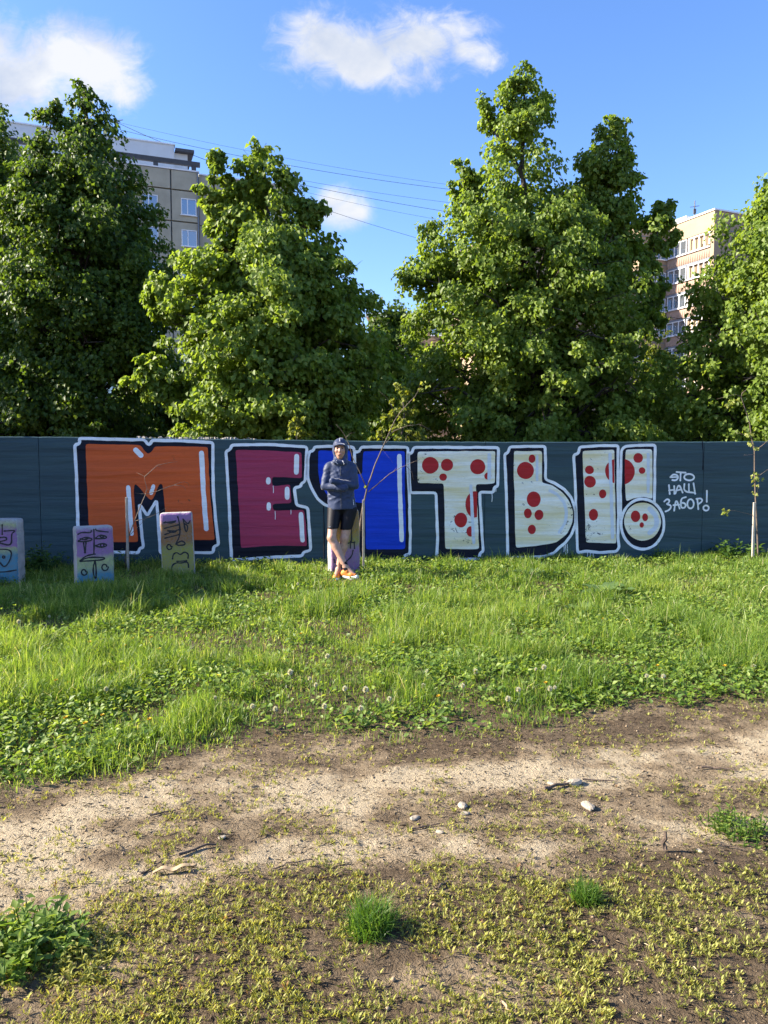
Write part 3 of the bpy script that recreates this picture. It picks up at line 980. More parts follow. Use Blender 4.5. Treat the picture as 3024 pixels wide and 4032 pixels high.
def make_tree(name, label, profs, Y, mat, n_leaf, leaf=0.085, seed=1, clump=(0.22, 0.46), lpc=70, group='trees behind the wall', trunk_r=0.16, base_x=None, bare=0.0):
    rng = np.random.default_rng(seed)
    p0 = profs[0]
    bx = p0.at(p0.z[0])[0] if base_x is None else base_x
    t = empty(name, (bx, Y, 0), label=label, cat='tree', group=group)
    org = np.array([bx, Y, 0.0])
    areas = [np.trapezoid(p.r - p.l, p.z) if hasattr(np, 'trapezoid') else np.trapz(p.r - p.l, p.z) for p in profs]
    VV, TT, RR, centers = [], [], [], []
    off = 0
    boughs = []
    for p, ar in zip(profs, areas):
        nl = int(n_leaf * ar / sum(areas))
        nb = int(np.clip(ar * 4.2, 5, 120))
        zz = np.linspace(p.z[0], p.z[-1], 400)
        _, hw = p.at(zz)
        w = np.maximum(hw, 0.10) ** 1.1
        cdf = np.cumsum(w) / w.sum()
        zt_ = np.interp((np.arange(nb) + rng.random(nb)) / nb, cdf, zz)
        ntop = min(nb // 3, 3 + nb // 14)
        zt_[-ntop:] = p.z[-1] - (p.z[-1] - p.z[0]) * np.linspace(.015, .16, ntop)[::-1]
        cx, a = p.at(zt_)
        phi = (np.arange(nb) * 2.39996 + rng.uniform(0, 1.2, nb)) % (2 * math.pi)
        reach = rng.uniform(0.80, 1.08, nb)
        dep = np.minimum(np.maximum(a * p.depth, 0.2), 2.6)
        crm = clump[0] + (clump[1] - clump[0]) * rng.random(nb)
        crm *= np.clip(a / 1.0, 0.36, 1.0)
        ra = np.maximum(a - crm * 0.55, 0.03) * reach; rb = np.maximum(dep - crm * .4, 0.05) * reach
        tip = np.stack([cx + ra * np.cos(phi), p.Y + rb * np.sin(phi), zt_], 1)
        ln = np.hypot(ra * np.cos(phi), rb * np.sin(phi))
        zs_ = np.maximum(p.z[0] - .1, zt_ - ln * rng.uniform(.15, .75, nb) - .15)
        sx = p.at(np.maximum(zs_, p.z[0]))[0]
        start = np.stack([sx, np.full(nb, p.Y), zs_], 1)
        boughs.append((start, tip, ln, p))
        # leaf clumps strung along the outer part of every bough
        m = 7
        tt = np.linspace(.30, 1.0, m)[None, :] + rng.normal(0, .03, (nb, m))
        C = start[:, None, :] * (1 - tt[..., None]) + tip[:, None, :] * tt[..., None]
        C[..., 2] += (np.sin(np.clip(tt, 0, 1) * math.pi * .9) * .22 * ln[:, None])
        spread = (.10 + .24 * ln[:, None]) * (1.1 - .55 * tt)
        C += rng.normal(0, 1, (nb, m, 3)) * np.minimum(spread, .42)[..., None] * np.array([.75, .75, .55])
        cr = crm[:, None] * rng.uniform(.65, 1.15, (nb, m)) * (1.12 - .35 * tt)
        C = C.reshape(-1, 3); cr = cr.ravel(); ph = np.repeat(phi, m)
        # inner and outline clumps that close the crown
        nf = int(nb * 3.2)
        zf = np.interp((np.arange(nf) + rng.random(nf)) / nf, cdf, zz)
        cf, af = p.at(zf); pf = rng.uniform(0, 2 * math.pi, nf); rf = rng.random(nf) ** .42
        rc = rng.uniform(clump[0], clump[1], nf) * .85 * np.clip(af / 1.0, .34, 1.0)
        bf = np.minimum(np.maximum(af * p.depth, .2), 2.6)
        lum = .82 + .3 * vnoise(pf * 1.9 + seed * 3, zf * 1.15, seed)
        Cf = np.stack([cf + np.maximum(af - rc * .7, .02) * lum * rf * np.cos(pf), p.Y + np.maximum(bf - rc * .5, .03) * lum * rf * np.sin(pf), zf], 1)
        C = np.concatenate([C, Cf]); cr = np.concatenate([cr, rc]); ph = np.concatenate([ph, pf]); nc = len(C)
        wk = cr ** 2.1
        k = rng.choice(nc, nl, p=wk / wk.sum())
        dirs = norm(rng.normal(size=(nl, 3)))
        rr = rng.random(nl) ** 0.5
        q = dirs * (rr * cr[k])[:, None] * np.array([1.15, 1.15, 0.8])
        q[:, 2] -= 0.45 * cr[k] * rr ** 2 * (np.hypot(dirs[:, 0], dirs[:, 1]))
        P = C[k] + q
        outw = norm(np.stack([np.cos(ph), np.sin(ph), np.full(nc, 0.15)], 1))[k]
        nr = norm(outw * 0.45 + dirs * 0.55 + np.array([0, 0, 0.5]) + rng.normal(0, .5, (nl, 3)))
        ax = norm(np.stack([outw[:, 0] * .5 + rng.normal(0, .5, nl), outw[:, 1] * .5 + rng.normal(0, .5, nl), -0.75 + rng.normal(0, .35, nl)], 1))
        s = leaf * rng.uniform(0.65, 1.25, nl)
        V, T = leaves(P, ax, nr, s * 1.15, s * 0.98)
        VV.append(V); TT.append(T + off); off += len(V)
        shade = np.clip(0.5 + rng.normal(0, .2, nl) + 0.35 * (vnoise(P[:, 0] * 1.3, P[:, 2] * 1.3, seed + 5) - .5), 0, 1)
        RR.append(np.repeat(shade, 4))
    V = np.concatenate(VV) - org
    cr_ = mesh_np('crown', V, np.concatenate(TT), mat, t, np.concatenate(RR))
    cr_['kind'] = 'stuff'
    # trunk and limbs
    mb = MB()
    zt = p0.z[-1]
    n = 14
    wob = rng.normal(0, .05, (n, 2))
    trunk = []
    for i in range(n):
        z = -0.2 + (zt * 0.93 + 0.2) * i / (n - 1)
        cx = p0.at(max(z, p0.z[0]))[0]
        f = min(1, max(0, (z - 1.0) / 3.0))
        trunk.append(Vector((bx * (1 - f) + cx * f + wob[i, 0] * f - bx, wob[i, 1] * f, z)))
    mb.tube(trunk, [trunk_r * (1 - 0.93 * i / (n - 1)) + 0.008 for i in range(n)], 8)
    mb.build('trunk', M_bark, t, smooth=True)
    mb = MB()
    for pi, (st, tp, ln, pr) in enumerate(boughs):
        if pi > 0:                 # a leader of its own for every side crown
            zb_ = max(1.0, pr.z[0] - 1.2)
            k = min(n - 1.001, max(0, (zb_ + 0.2) / (zt * .93 + .2) * (n - 1)))
            lead = [trunk[int(k)].lerp(trunk[int(k) + 1], k - int(k))]
            for zq in np.linspace(pr.z[0] + .1, pr.z[-1] * .97, 5):
                lead.append(Vector((pr.at(zq)[0] - bx, pr.Y - Y, zq)))
            r0 = trunk_r * .35
            mb.tube(lead, [r0, r0 * .75, r0 * .6, r0 * .45, r0 * .3, .006], 5, cap=False)
        for s, e, l in zip(st, tp, ln):
            s = Vector(s - org); e = Vector(e - org)
            k = min(n - 1.001, max(0, (s.z + 0.2) / (zt * .93 + .2) * (n - 1)))
            tc = trunk[int(k)].lerp(trunk[int(k) + 1], k - int(k)) if pi == 0 else s
            up = Vector((0, 0, .2 * l))
            m0 = tc.lerp(e, .3) + up * .7 + Vector((rng.normal(0, .05), rng.normal(0, .05), 0)); m1 = tc.lerp(e, .65) + up + Vector((rng.normal(0, .07), rng.normal(0, .07), 0))
            r0 = max(.007, trunk_r * (1 - 0.93 * k / (n - 1)) * 0.40) * (1 if pi == 0 else .5)
            mb.tube([tc, m0, m1, e], [r0, r0 * .7, r0 * .4, 0.004], 5, cap=False)
            for q in range(3):
                f = rng.uniform(.3, .9)
                b0 = m0.lerp(m1, (f - .3) / .35) if f < .65 else m1.lerp(e, (f - .65) / .35)
                mb.tube([b0, b0 + Vector((rng.normal(0, .22), rng.normal(0, .22), rng.uniform(.0, .4))) * min(1, l)], [r0 * .35, .003], 4, cap=False)
    mb.build('branches', M_bark, t, smooth=True)
    return t


A_ = Prof([(163, 170, 186), (190, 155, 205), (230, 145, 222), (300, 110, 288), (350, 60, 312), (450, 10, 352), (550, -20, 386), (650, -40, 392), (740, -50, 384), (850, -60, 345), (950, -60, 330), (1010, 20, 250)], 17.0)
A2 = Prof([(215, 100, 128), (260, 80, 150), (330, 30, 160), (450, -30, 200)], 16.6)
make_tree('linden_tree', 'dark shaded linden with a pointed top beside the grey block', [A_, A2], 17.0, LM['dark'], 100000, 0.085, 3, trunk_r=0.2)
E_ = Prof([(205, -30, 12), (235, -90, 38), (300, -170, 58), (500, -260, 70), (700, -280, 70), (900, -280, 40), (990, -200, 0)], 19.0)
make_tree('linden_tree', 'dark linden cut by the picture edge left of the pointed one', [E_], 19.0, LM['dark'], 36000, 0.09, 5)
B_ = Prof([(293, 550, 578), (320, 530, 590), (352, 520, 608), (385, 500, 655), (440, 480, 672), (500, 462, 690), (560, 425, 738), (620, 372, 795), (680, 352, 818), (730, 348, 824), (800, 330, 832), (870, 345, 842), (940, 350, 846), (1005, 420, 760)], 14.6)
B2 = Prof([(336, 455, 480), (370, 428, 500), (420, 418, 505), (470, 450, 510), (540, 440, 520)], 14.4)
B3 = Prof([(610, 312, 350), (650, 298, 400), (690, 330, 430)], 14.0, 0.6)
B4 = Prof([(770, 300, 350), (805, 280, 400), (850, 300, 420)], 13.9, 0.6)
B5 = Prof([(428, 640, 680), (448, 640, 702), (480, 640, 690)], 14.5, 0.5)
make_tree('linden_tree', 'broad sunlit linden leaning out right behind the wall', [B_, B2, B3, B4, B5], 14.6, LM['mid'], 92000, 0.092, 8, clump=(0.2, 0.42))
C_ = Prof([(136, 1130, 1160), (160, 1092, 1172), (200, 1068, 1196), (260, 1052, 1206), (320, 1040, 1222), (380, 1000, 1240), (450, 975, 1290), (500, 940, 1330), (560, 890, 1370), (620, 850, 1400), (700, 832, 1420), (800, 832, 1440), (900, 836, 1470), (960, 850, 1470), (1015, 950, 1350)], 18.0)
C2 = Prof([(246, 1318, 1345), (275, 1295, 1372), (310, 1250, 1386), (380, 1240, 1392), (440, 1240, 1386), (520, 1240, 1376), (620, 1240, 1395)], 18.3)
C3 = Prof([(432, 1405, 1440), (460, 1385, 1468), (500, 1380, 1466), (560, 1370, 1440), (620, 1370, 1440), (700, 1380, 1450)], 18.6, 0.7)
C4 = Prof([(210, 1036, 1056), (235, 1030, 1065), (265, 1045, 1070)], 18.0, 0.6)
C5 = Prof([(345, 985, 1010), (375, 972, 1030), (405, 962, 1040), (430, 978, 1040)], 17.6, 0.6)
C6 = Prof([(475, 905, 940), (510, 893, 980), (560, 878, 1000), (610, 840, 1000)], 17.4, 0.7)
make_tree('linden_tree', 'tallest sunlit linden with a second spire behind the wall', [C_, C2, C3, C4, C5, C6], 18.0, LM['mid'], 128000, 0.092, 12, trunk_r=0.2)
D_ = Prof([(372, 1690, 1760), (400, 1625, 1820), (450, 1580, 1880), (500, 1558, 1920), (545, 1528, 1950), (600, 1500, 1980), (640, 1466, 2000), (700, 1448, 2020), (800, 1432, 2020), (900, 1420, 2000), (960, 1430, 1980), (1010, 1500, 1850)], 16.5)
make_tree('linden_tree', 'sunlit linden cut by the picture edge beside the peach block', [D_], 16.5, LM['mid'], 80000, 0.09, 15, trunk_r=0.18)
# young pale tree in front of the peach block
F_ = Prof([(635, 1408, 1420), (670, 1398, 1434), (720, 1385, 1450), (780, 1370, 1470), (860, 1360, 1480), (940, 1370, 1470)], 24.0)
make_tree('young_tree', 'slender young pale yellow-green tree in front of the peach block', [F_], 24.0, LM['yel'], 9000, 0.085, 19, clump=(.2, .35), trunk_r=0.06)
# undergrowth between the trunks
for i, (px, y0, hw, Y, sd, lab) in enumerate([
        (20, 760, 130, 22.5, 31, 'dark undergrowth tree at the foot of the cut-off left linden'), (330, 720, 110, 22.0, 32, 'dark undergrowth tree in the gap beside the grey block'),
        (560, 760, 130, 23.0, 36, 'undergrowth tree hidden behind the broad sunlit linden'), (840, 640, 95, 22.5, 33, 'undergrowth tree filling the gap between the two sunlit lindens'),
        (1120, 760, 150, 24.0, 37, 'undergrowth tree at the foot of the tallest linden'), (1420, 800, 90, 22.0, 34, 'low undergrowth tree between the tallest linden and its right neighbour'), (1600, 790, 120, 23.0, 35, 'undergrowth tree below the right-hand cut-off linden')]):
    pr = Prof([(y0, px - hw * .25, px + hw * .25), (y0 + 50, px - hw * .7, px + hw * .7), (y0 + 130, px - hw, px + hw), (y0 + 250, px - hw, px + hw), (1000, px - hw * .9, px + hw * .9)], Y)
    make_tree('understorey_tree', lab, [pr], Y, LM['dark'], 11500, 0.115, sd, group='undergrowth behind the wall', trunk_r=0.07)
# yellow-green shrub reaching over the wall
S_ = Prof([(835, 860, 880), (860, 830, 915), (900, 815, 930), (940, 810, 925), (1000, 830, 900)], 12.6)
make_tree('yellow_shrub', 'yellow-green shrub poking over the wall behind the bare sapling', [S_], 12.6, LM['yel'], 2200, 0.06, 41, clump=(.12, .2), lpc=40, group=None, trunk_r=0.03)
S2 = Prof([(905, 640, 655), (925, 618, 668), (950, 615, 672), (1000, 620, 660)], 12.4)
make_tree('yellow_shrub', 'small yellow-green shrub just clearing the wall top over the E', [S2], 12.4, LM['yel'], 900, 0.06, 42, clump=(.1, .18), lpc=30, group=None, trunk_r=0.02)
# trees standing left of the picture: their shade falls on the wall foot and on the dark linden
def side_tree(lab, x, y, h, r, nl, seed, flat=False):
    p = Prof.__new__(Prof)
    zz = np.array([1.0, 1.6, 2.4, 0.55 * h, 0.8 * h, 0.93 * h, h]); ww = np.array([.5, .9, 1.0, .95, .6, .3, .05]) * r
    ww = np.array([.7, .9, 1, 1, .97, .8, .35]) * r if flat else ww
    o = np.argsort(zz); p.z = zz[o]; p.l = x - ww[o]; p.r = x + ww[o]; p.Y = y; p.depth = 1.0
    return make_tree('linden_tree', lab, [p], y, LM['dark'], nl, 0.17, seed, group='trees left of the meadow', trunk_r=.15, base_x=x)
side_tree('bushy young linden standing left of the painted blocks', -10.1, 9.15, 4.4, 2.35, 26000, 51, True)
side_tree('tall linden in the row left of the dark one', -14.5, 17.5, 12.4, 3.0, 24000, 52)
side_tree('tall linden further left in the row', -19.0, 18.5, 13.6, 3.4, 18000, 53)

# ------------------------------------------------------------------ meadow
M_grass = leaf_mat('grass_blade', [(0, (0.060, 0.125, 0.016)), (0.45, (0.150, 0.240, 0.034)), (0.8, (0.250, 0.335, 0.070)), (0.93, (0.34, 0.39, 0.12)), (1, (0.50, 0.46, 0.26))], 0.5, 0.45, 0.4, 1.5)
M_weed = leaf_mat('broad_weed_leaf', [(0, (0.060, 0.125, 0.020)), (0.5, (0.140, 0.225, 0.034)), (1, (0.270, 0.335, 0.080))], 0.45, 0.5, 0.35, 1.5)
M_sprout = leaf_mat('knotgrass_leaf', [(0, (0.13, 0.145, 0.030)), (0.5, (0.31, 0.32, 0.075)), (0.85, (0.45, 0.44, 0.13)), (1, (0.28, 0.15, 0.08))], 0.45, 0.5, 0.3, 1.4)
M_litter = leaf_mat('dry_litter', [(0, (0.025, 0.017, 0.012)), (0.5, (0.07, 0.05, 0.03)), (0.8, (0.22, 0.16, 0.10)), (1, (0.45, 0.37, 0.25))], 0.05, 0.8, 0.2, 1)


def blades(x, y, h, w, lean, rng, zbase=None):
    n = len(x)
    z = (hgt(x, y) if zbase is None else zbase) - 0.006
    th = rng.uniform(0, 2 * math.pi, n); ph = rng.uniform(0, 2 * math.pi, n)
    dx, dy = np.cos(th) * lean * h, np.sin(th) * lean * h
    sx, sy = np.cos(ph) * w / 2, np.sin(ph) * w / 2
    hz = h * np.sqrt(np.maximum(0.05, 1 - np.minimum(lean, 0.95) ** 2))
    b0 = np.stack([x - sx, y - sy, z], 1); b1 = np.stack([x + sx, y + sy, z], 1)
    m0 = np.stack([x + dx * .35 - sx * .8, y + dy * .35 - sy * .8, z + hz * .62], 1); m1 = np.stack([x + dx * .35 + sx * .8, y + dy * .35 + sy * .8, z + hz * .62], 1)
    tp = np.stack([x + dx, y + dy, z + hz * (1.0 - 0.18 * lean)], 1)
    V = np.stack([b0, b1, m1, m0, tp], 1).reshape(-1, 3)
    i = np.arange(n)[:, None] * 5
    T = np.concatenate([i + [[0, 1, 2]], i + [[0, 2, 3]], i + [[3, 2, 4]]], 1).reshape(-1, 3)
    return V, T


def scatter(n, rng, xr, yr):
    return rng.uniform(xr[0], xr[1], n), rng.uniform(yr[0], yr[1], n)


def wall_y(x): return 11.40 + 0.11 * x


def build_meadow():
    rng = np.random.default_rng(77)
    VV, TT, RR = [], [], []
    off = 0
    WV, WT, WR = [], [], []
    woff = 0
    # y-bands with density thinning out with distance
    for (y0, y1, dens, wmul, wd) in [(3.2, 4.6, 9000, .8, 900), (4.6, 6.2, 6800, .95, 700), (6.2, 8.2, 4500, 1.25, 420), (8.2, 12.2, 3300, 1.65, 260)]:
        x0, x1 = -0.5 * y1 - 1.4, 0.5 * y1 + 1.4
        n = int((x1 - x0) * (y1 - y0) * dens)
        x, y = scatter(n, rng, (x0, x1), (y0, y1))
        md = meadow(x, y)
        keep = (md > rng.uniform(-0.05, 0.35, n)) & (y < wall_y(x) - 0.02)
        patch = fbm(x * 0.9, y * 0.9, 3, 61)          # weedy against grassy patches
        tus = fbm(x * 2.6, y * 2.6, 2, 67)
        keep &= rng.random(n) < np.clip(0.30 + 2.0 * (tus - 0.32) + (patch - .5), 0.42, 1)
        x, y, md, patch, tus = x[keep], y[keep], md[keep], patch[keep], tus[keep]
        n = len(x)
        h = (0.030 + 0.17 * sstep(0.32, 0.72, tus) + 0.05 * rng.random(n)) * np.clip(0.35 + md * 0.75, 0.35, 1.0) * rng.uniform(.6, 1.2, n)
        h *= 1 - 0.22 * sstep(7.6, 9.6, y)
        h *= 1 - 0.6 * np.exp(-(((x + .55) / .32) ** 2 + ((y - 9.35) / .35) ** 2))   # trodden round the feet
        tall = rng.random(n) < 0.015
        h[tall] *= 1.8
        w = rng.uniform(.0035, .0065, n) * wmul
        lean = np.clip(np.abs(rng.normal(.58, .30, n)), 0, .98)
        V, T = blades(x, y, h, w, lean, rng)
        VV.append(V); TT.append(T + off); off += len(V)
        r = np.clip(0.44 + rng.normal(0, .27, n) + .5 * (patch - .5) + .25 * (fbm(x * .5, y * .5, 2, 71) - .5), 0, .92)
        r[rng.random(n) < 0.03] = 1.0
        RR.append(np.repeat(r, 5))
        # broad-leaved weeds in colonies: clover, plantain, dandelion rosettes
        nw = int((x1 - x0) * (y1 - y0) * wd)
        x, y = scatter(nw, rng, (x0, x1), (y0, y1))
        md = meadow(x, y); patch = fbm(x * 0.9, y * 0.9, 3, 61); col2 = fbm(x * 1.6, y * 1.6, 2, 83)
        keep = (md > rng.uniform(0.02, .3, nw)) & (y < wall_y(x) - .05) & (rng.random(nw) < sstep(.42, .62, col2) * .95 + .12)
        x, y, md = x[keep], y[keep], md[keep]
        k = 4
        n = len(x) * k
        xx, yy, mm = np.repeat(x, k) + rng.normal(0, .03, n), np.repeat(y, k) + rng.normal(0, .03, n), np.repeat(md, k)
        an = rng.uniform(0, 2 * math.pi, n)
        ax = np.stack([np.cos(an), np.sin(an), rng.uniform(.0, 1.1, n)], 1)
        nr = np.stack([rng.normal(-.1, .45, n), rng.normal(-.1, .45, n), np.ones(n)], 1)
        zh = rng.uniform(.015, .095, n) * np.clip(.4 + mm * .7, .4, 1)
        P = np.stack([xx, yy, hgt(xx, yy) + zh], 1)
        s = rng.uniform(.012, .036, n) * (.85 + .25 * wmul)
        V, T = leaves(P, ax, nr, s * 1.35, s * rng.uniform(.55, 1.0, n), .15)
        WV.append(V); WT.append(T + woff); woff += len(V)
        WR.append(np.repeat(np.clip(rng.normal(.5, .25, n), 0, 1), 4))
    o = mesh_np('grass', np.concatenate(VV), np.concatenate(TT), M_grass, rnd=np.concatenate(RR))
    set_props(o, 'sunlit green meadow grass between the track and the wall', 'grass', kind='stuff')
    o = mesh_np('meadow_weeds', np.concatenate(WV), np.concatenate(WT), M_weed, rnd=np.concatenate(WR))
    set_props(o, 'broad-leaved clover and plantain weeds mixed into the meadow grass', 'weeds', kind='stuff')


build_meadow()


def build_sprouts():
    rng = np.random.default_rng(78)
    n = 230000
    x, y = scatter(n, rng, (-3.6, 3.6), (1.35, 5.6))
    dry = dryness(x, y)
    md = meadow(x, y)
    front = 1 - sstep(2.2, 3.1, y)
    clus = fbm(x * 4.5, y * 4.5, 3, 91)
    prob = np.clip((1 - .62 * dry) * (.13 * sstep(.42, .60, clus) + .46 * front * sstep(.18, .55, clus)) + .03 * (1 - dry) + .02 * sstep(.5, .7, clus), 0, 1) * (1 - .45 * sstep(2.6, 4.5, y))
    keep = (md < .12) & (rng.random(n) < prob) & (np.abs(x) < .62 * y + 1.0)
    x, y = x[keep], y[keep]
    n0 = len(x)
    k = 7
    n = n0 * k
    size = np.repeat(rng.uniform(.35, .95, n0), k)
    xx = np.repeat(x, k); yy = np.repeat(y, k)
    an = rng.uniform(0, 2 * math.pi, n)
    lift = rng.uniform(.5, 3.0, n)
    ax = np.stack([np.cos(an), np.sin(an), lift], 1)
    nr = np.stack([-np.cos(an) * lift + rng.normal(0, .4, n), -np.sin(an) * lift + rng.normal(0, .4, n), np.ones(n)], 1)
    rad = rng.uniform(0, .011, n) * size
    px, py = xx + np.cos(an) * rad, yy + np.sin(an) * rad
    P = np.stack([px, py, hgt(px, py) + rng.uniform(-.002, .012, n) * size], 1)
    ln = rng.uniform(.012, .024, n) * size
    V, T = leaves(P, ax, nr, ln, ln * rng.uniform(.22, .42, n), .2)
    r = np.repeat(np.clip(rng.normal(.48, .2, n0), 0, 1), k) + rng.normal(0, .1, n)
    o = mesh_np('knotgrass', V, T, M_sprout, rnd=np.repeat(np.clip(r, 0, 1), 4))
    set_props(o, 'tiny yellow-green knotgrass sprouts creeping over the bare track', 'weeds', kind='stuff')
    # dry stalks, bits of straw and soil crumbs
    n = 34000
    x, y = scatter(n, rng, (-3.4, 3.4), (1.35, 5.2))
    keep = (meadow(x, y) < .1) & (rng.random(n) < .35 + .65 * fbm(x * 3, y * 3, 2, 95))
    x, y = x[keep], y[keep]; n = len(x)
    an = rng.normal(0, .9, n)
    ax = np.stack([np.cos(an), np.sin(an), rng.normal(.12, .2, n)], 1)
    ln = rng.uniform(.008, .04, n)
    P = np.stack([x, y, hgt(x, y) + .003], 1)
    V, T = leaves(P, ax, np.stack([rng.normal(0, .5, n), rng.normal(0, .5, n), np.ones(n)], 1), ln, rng.uniform(.0018, .0045, n), .5)
    o = mesh_np('dry_litter', V, T, M_litter, rnd=np.repeat(rng.random(n) ** 1.8, 4))
    set_props(o, 'dry stalks and crumbs scattered over the bare earth', 'litter', kind='stuff')
    # crumbs of earth
    n = 8000
    x, y = scatter(n, rng, (-3.2, 3.2), (1.4, 5.0))
    keep = (meadow(x, y) < .05)
    x, y = x[keep], y[keep]; n = len(x)
    r = rng.uniform(.0015, .006, n) * (rng.random(n) ** 3 * 1.2 + .5)
    base = np.array([[1, 0, 0], [-1, 0, 0], [0, 1, 0], [0, -1, 0], [0, 0, 1], [0, 0, -1]], float)
    V = (np.stack([x, y, hgt(x, y) + r * .3], 1)[:, None, :] + base[None] * r[:, None, None] * rng.uniform(.6, 1.4, (n, 6, 1))).reshape(-1, 3)
    tri = np.array([[0, 2, 4], [2, 1, 4], [1, 3, 4], [3, 0, 4], [2, 0, 5], [1, 2, 5], [3, 1, 5], [0, 3, 5]])
    T = (np.arange(n)[:, None, None] * 6 + tri[None]).reshape(-1, 3)
    o = mesh_np('soil_crumbs', V, T, simple_mat('soil_crumb', (0.25, 0.185, 0.115), .95, .6, 5), None)
    set_props(o, 'small crumbs of dry earth on the track', 'soil', kind='stuff')


build_sprouts()


# ------------------------------------------------------------------ single plants
def on_ground(px, py):
    p = gpt(px, py); z = float(hgt(p.x, p.y))
    return Vector((p.x, p.y, z))


def tuft(px, py, r, h, n, seed, label):
    rng = np.random.default_rng(seed)
    p = on_ground(px, py)
    a = rng.uniform(0, 2 * math.pi, n); d = r * .45 * rng.random(n) ** .7
    x = p.x + np.cos(a) * d; y = p.y + np.sin(a) * d
    nn = len(x)
    V, T = blades(x, y, h * rng.uniform(.5, 1.1, nn), rng.uniform(.002, .0045, nn), np.abs(rng.normal(.62, .25, nn)), rng)
    V = V - np.array([p.x, p.y, p.z])
    o = mesh_np('grass_tuft', V, T, M_tuft, rnd=np.repeat(np.clip(rng.normal(.35, .2, nn), 0, .9), 5))
    o.location = p
    set_props(o, label, 'grass tuft')


M_tuft = leaf_mat('tuft_blade', [(0, (0.045, 0.11, 0.016)), (0.5, (0.10, 0.19, 0.028)), (1, (0.24, 0.29, 0.08))], .45, .4, .4, 1.5)
tuft(1458, 3690, .15, .13, 900, 1, 'bright green grass tuft alone on the bare track')
tuft(2306, 3560, .10, .095, 480, 2, 'smaller green grass tuft right of the bigger one on the track')


def weed_patch(px, py, r, h, n, seed, label, mat=None, sz=(.02, .05), name='weed_clump', cat='weed', Y=None, stems=0, broad=.55):
    """leafy weed clump: upright stems with leaves"""
    rng = np.random.default_rng(seed)
    p = on_ground(px, py) if Y is None else Vector((dpt(px, py, Y).x, Y, float(hgt(dpt(px, py, Y).x, Y))))
    root = empty(name, p, label=label, cat=cat)
    mb = MB()
    PP, AX, NR, SS = [], [], [], []
    for s in range(n):
        a = rng.uniform(0, 2 * math.pi); d = r * rng.random() ** .6
        bx, by = math.cos(a) * d, math.sin(a) * d
        bz = float(hgt(p.x + bx, p.y + by)) - p.z - .01
        hh = h * rng.uniform(.45, 1.05) * (1 - .35 * d / r)
        top = Vector((bx + rng.normal(0, .12 * h) + bx * .25, by + rng.normal(0, .12 * h), bz + hh))
        mb.tube([(bx, by, bz), Vector((bx, by, bz)).lerp(top, .55), top], [.003, .0025, .0012], 4, cap=False)
        nl = int(rng.integers(5, 10))
        for k in range(nl):
            f = (k + 1) / nl
            q = Vector((bx, by, bz)).lerp(top, f)
            an = k * 2.4 + rng.uniform(0, .6)
            PP.append(q); AX.append((math.cos(an), math.sin(an), rng.uniform(-.1, .9)))
            NR.append((rng.normal(0, .3), rng.normal(0, .3), 1)); SS.append(rng.uniform(*sz) * (1.15 - .5 * f))
    mb.build('stems', mat or M_weed, root)['kind'] = 'stuff'
    PP, AX, NR, SS = np.array([tuple(v) for v in PP]), np.array(AX), np.array(NR), np.array(SS)
    V, T = leaves(PP, AX, NR, SS * 1.3, SS * broad * 1.3, .15)
    lf = mesh_np('leaves', V, T, mat or M_weed, root, np.repeat(np.clip(rng.normal(.5, .22, len(PP)), 0, 1), 4))
    lf['kind'] = 'stuff'
    return root


weed_patch(110, 3760, .17, .13, 70, 21, 'leafy weed clump in the near left corner of the track', sz=(.02, .05))
weed_patch(300, 3830, .10, .08, 40, 24, 'low bright sprout clump next to the left corner weeds', mat=M_sprout, sz=(.014, .028), broad=.4)
weed_patch(2920, 3265, .14, .10, 60, 22, 'pale green weed clump at the right end of the track', sz=(.015, .03), broad=.4)
weed_patch(430, 3700, .08, .05, 30, 25, 'tiny bright sprout patch on the track left of the big tuft', mat=M_sprout, sz=(.012, .022), broad=.4)
M_nettle = leaf_mat('nettle_leaf', [(0, (0.035, 0.080, 0.018)), (0.5, (0.065, 0.13, 0.025)), (1, (0.12, 0.19, 0.04))], .4, .5, .35)
weed_patch(150, 2240, .30, .42, 60, 26, 'dark leafy nettle bush between two painted blocks at the wall', mat=M_nettle, sz=(.05, .10), name='nettle_bush', cat='bush', Y=10.35)
weed_patch(490, 2215, .12, .36, 10, 27, 'thin leafy weed growing up around the stake before the M', mat=M_nettle, sz=(.04, .07), Y=10.6)
weed_patch(2900, 2200, .35, .36, 40, 28, 'dark burdock bush at the wall foot behind the leafy sapling', mat=M_nettle, sz=(.07, .13), name='burdock_bush', cat='bush', Y=11.65)
weed_patch(2612, 2200, .14, .22, 14, 29, 'small dark weed at the wall below the exclamation mark', mat=M_nettle, sz=(.05, .08), Y=11.6)


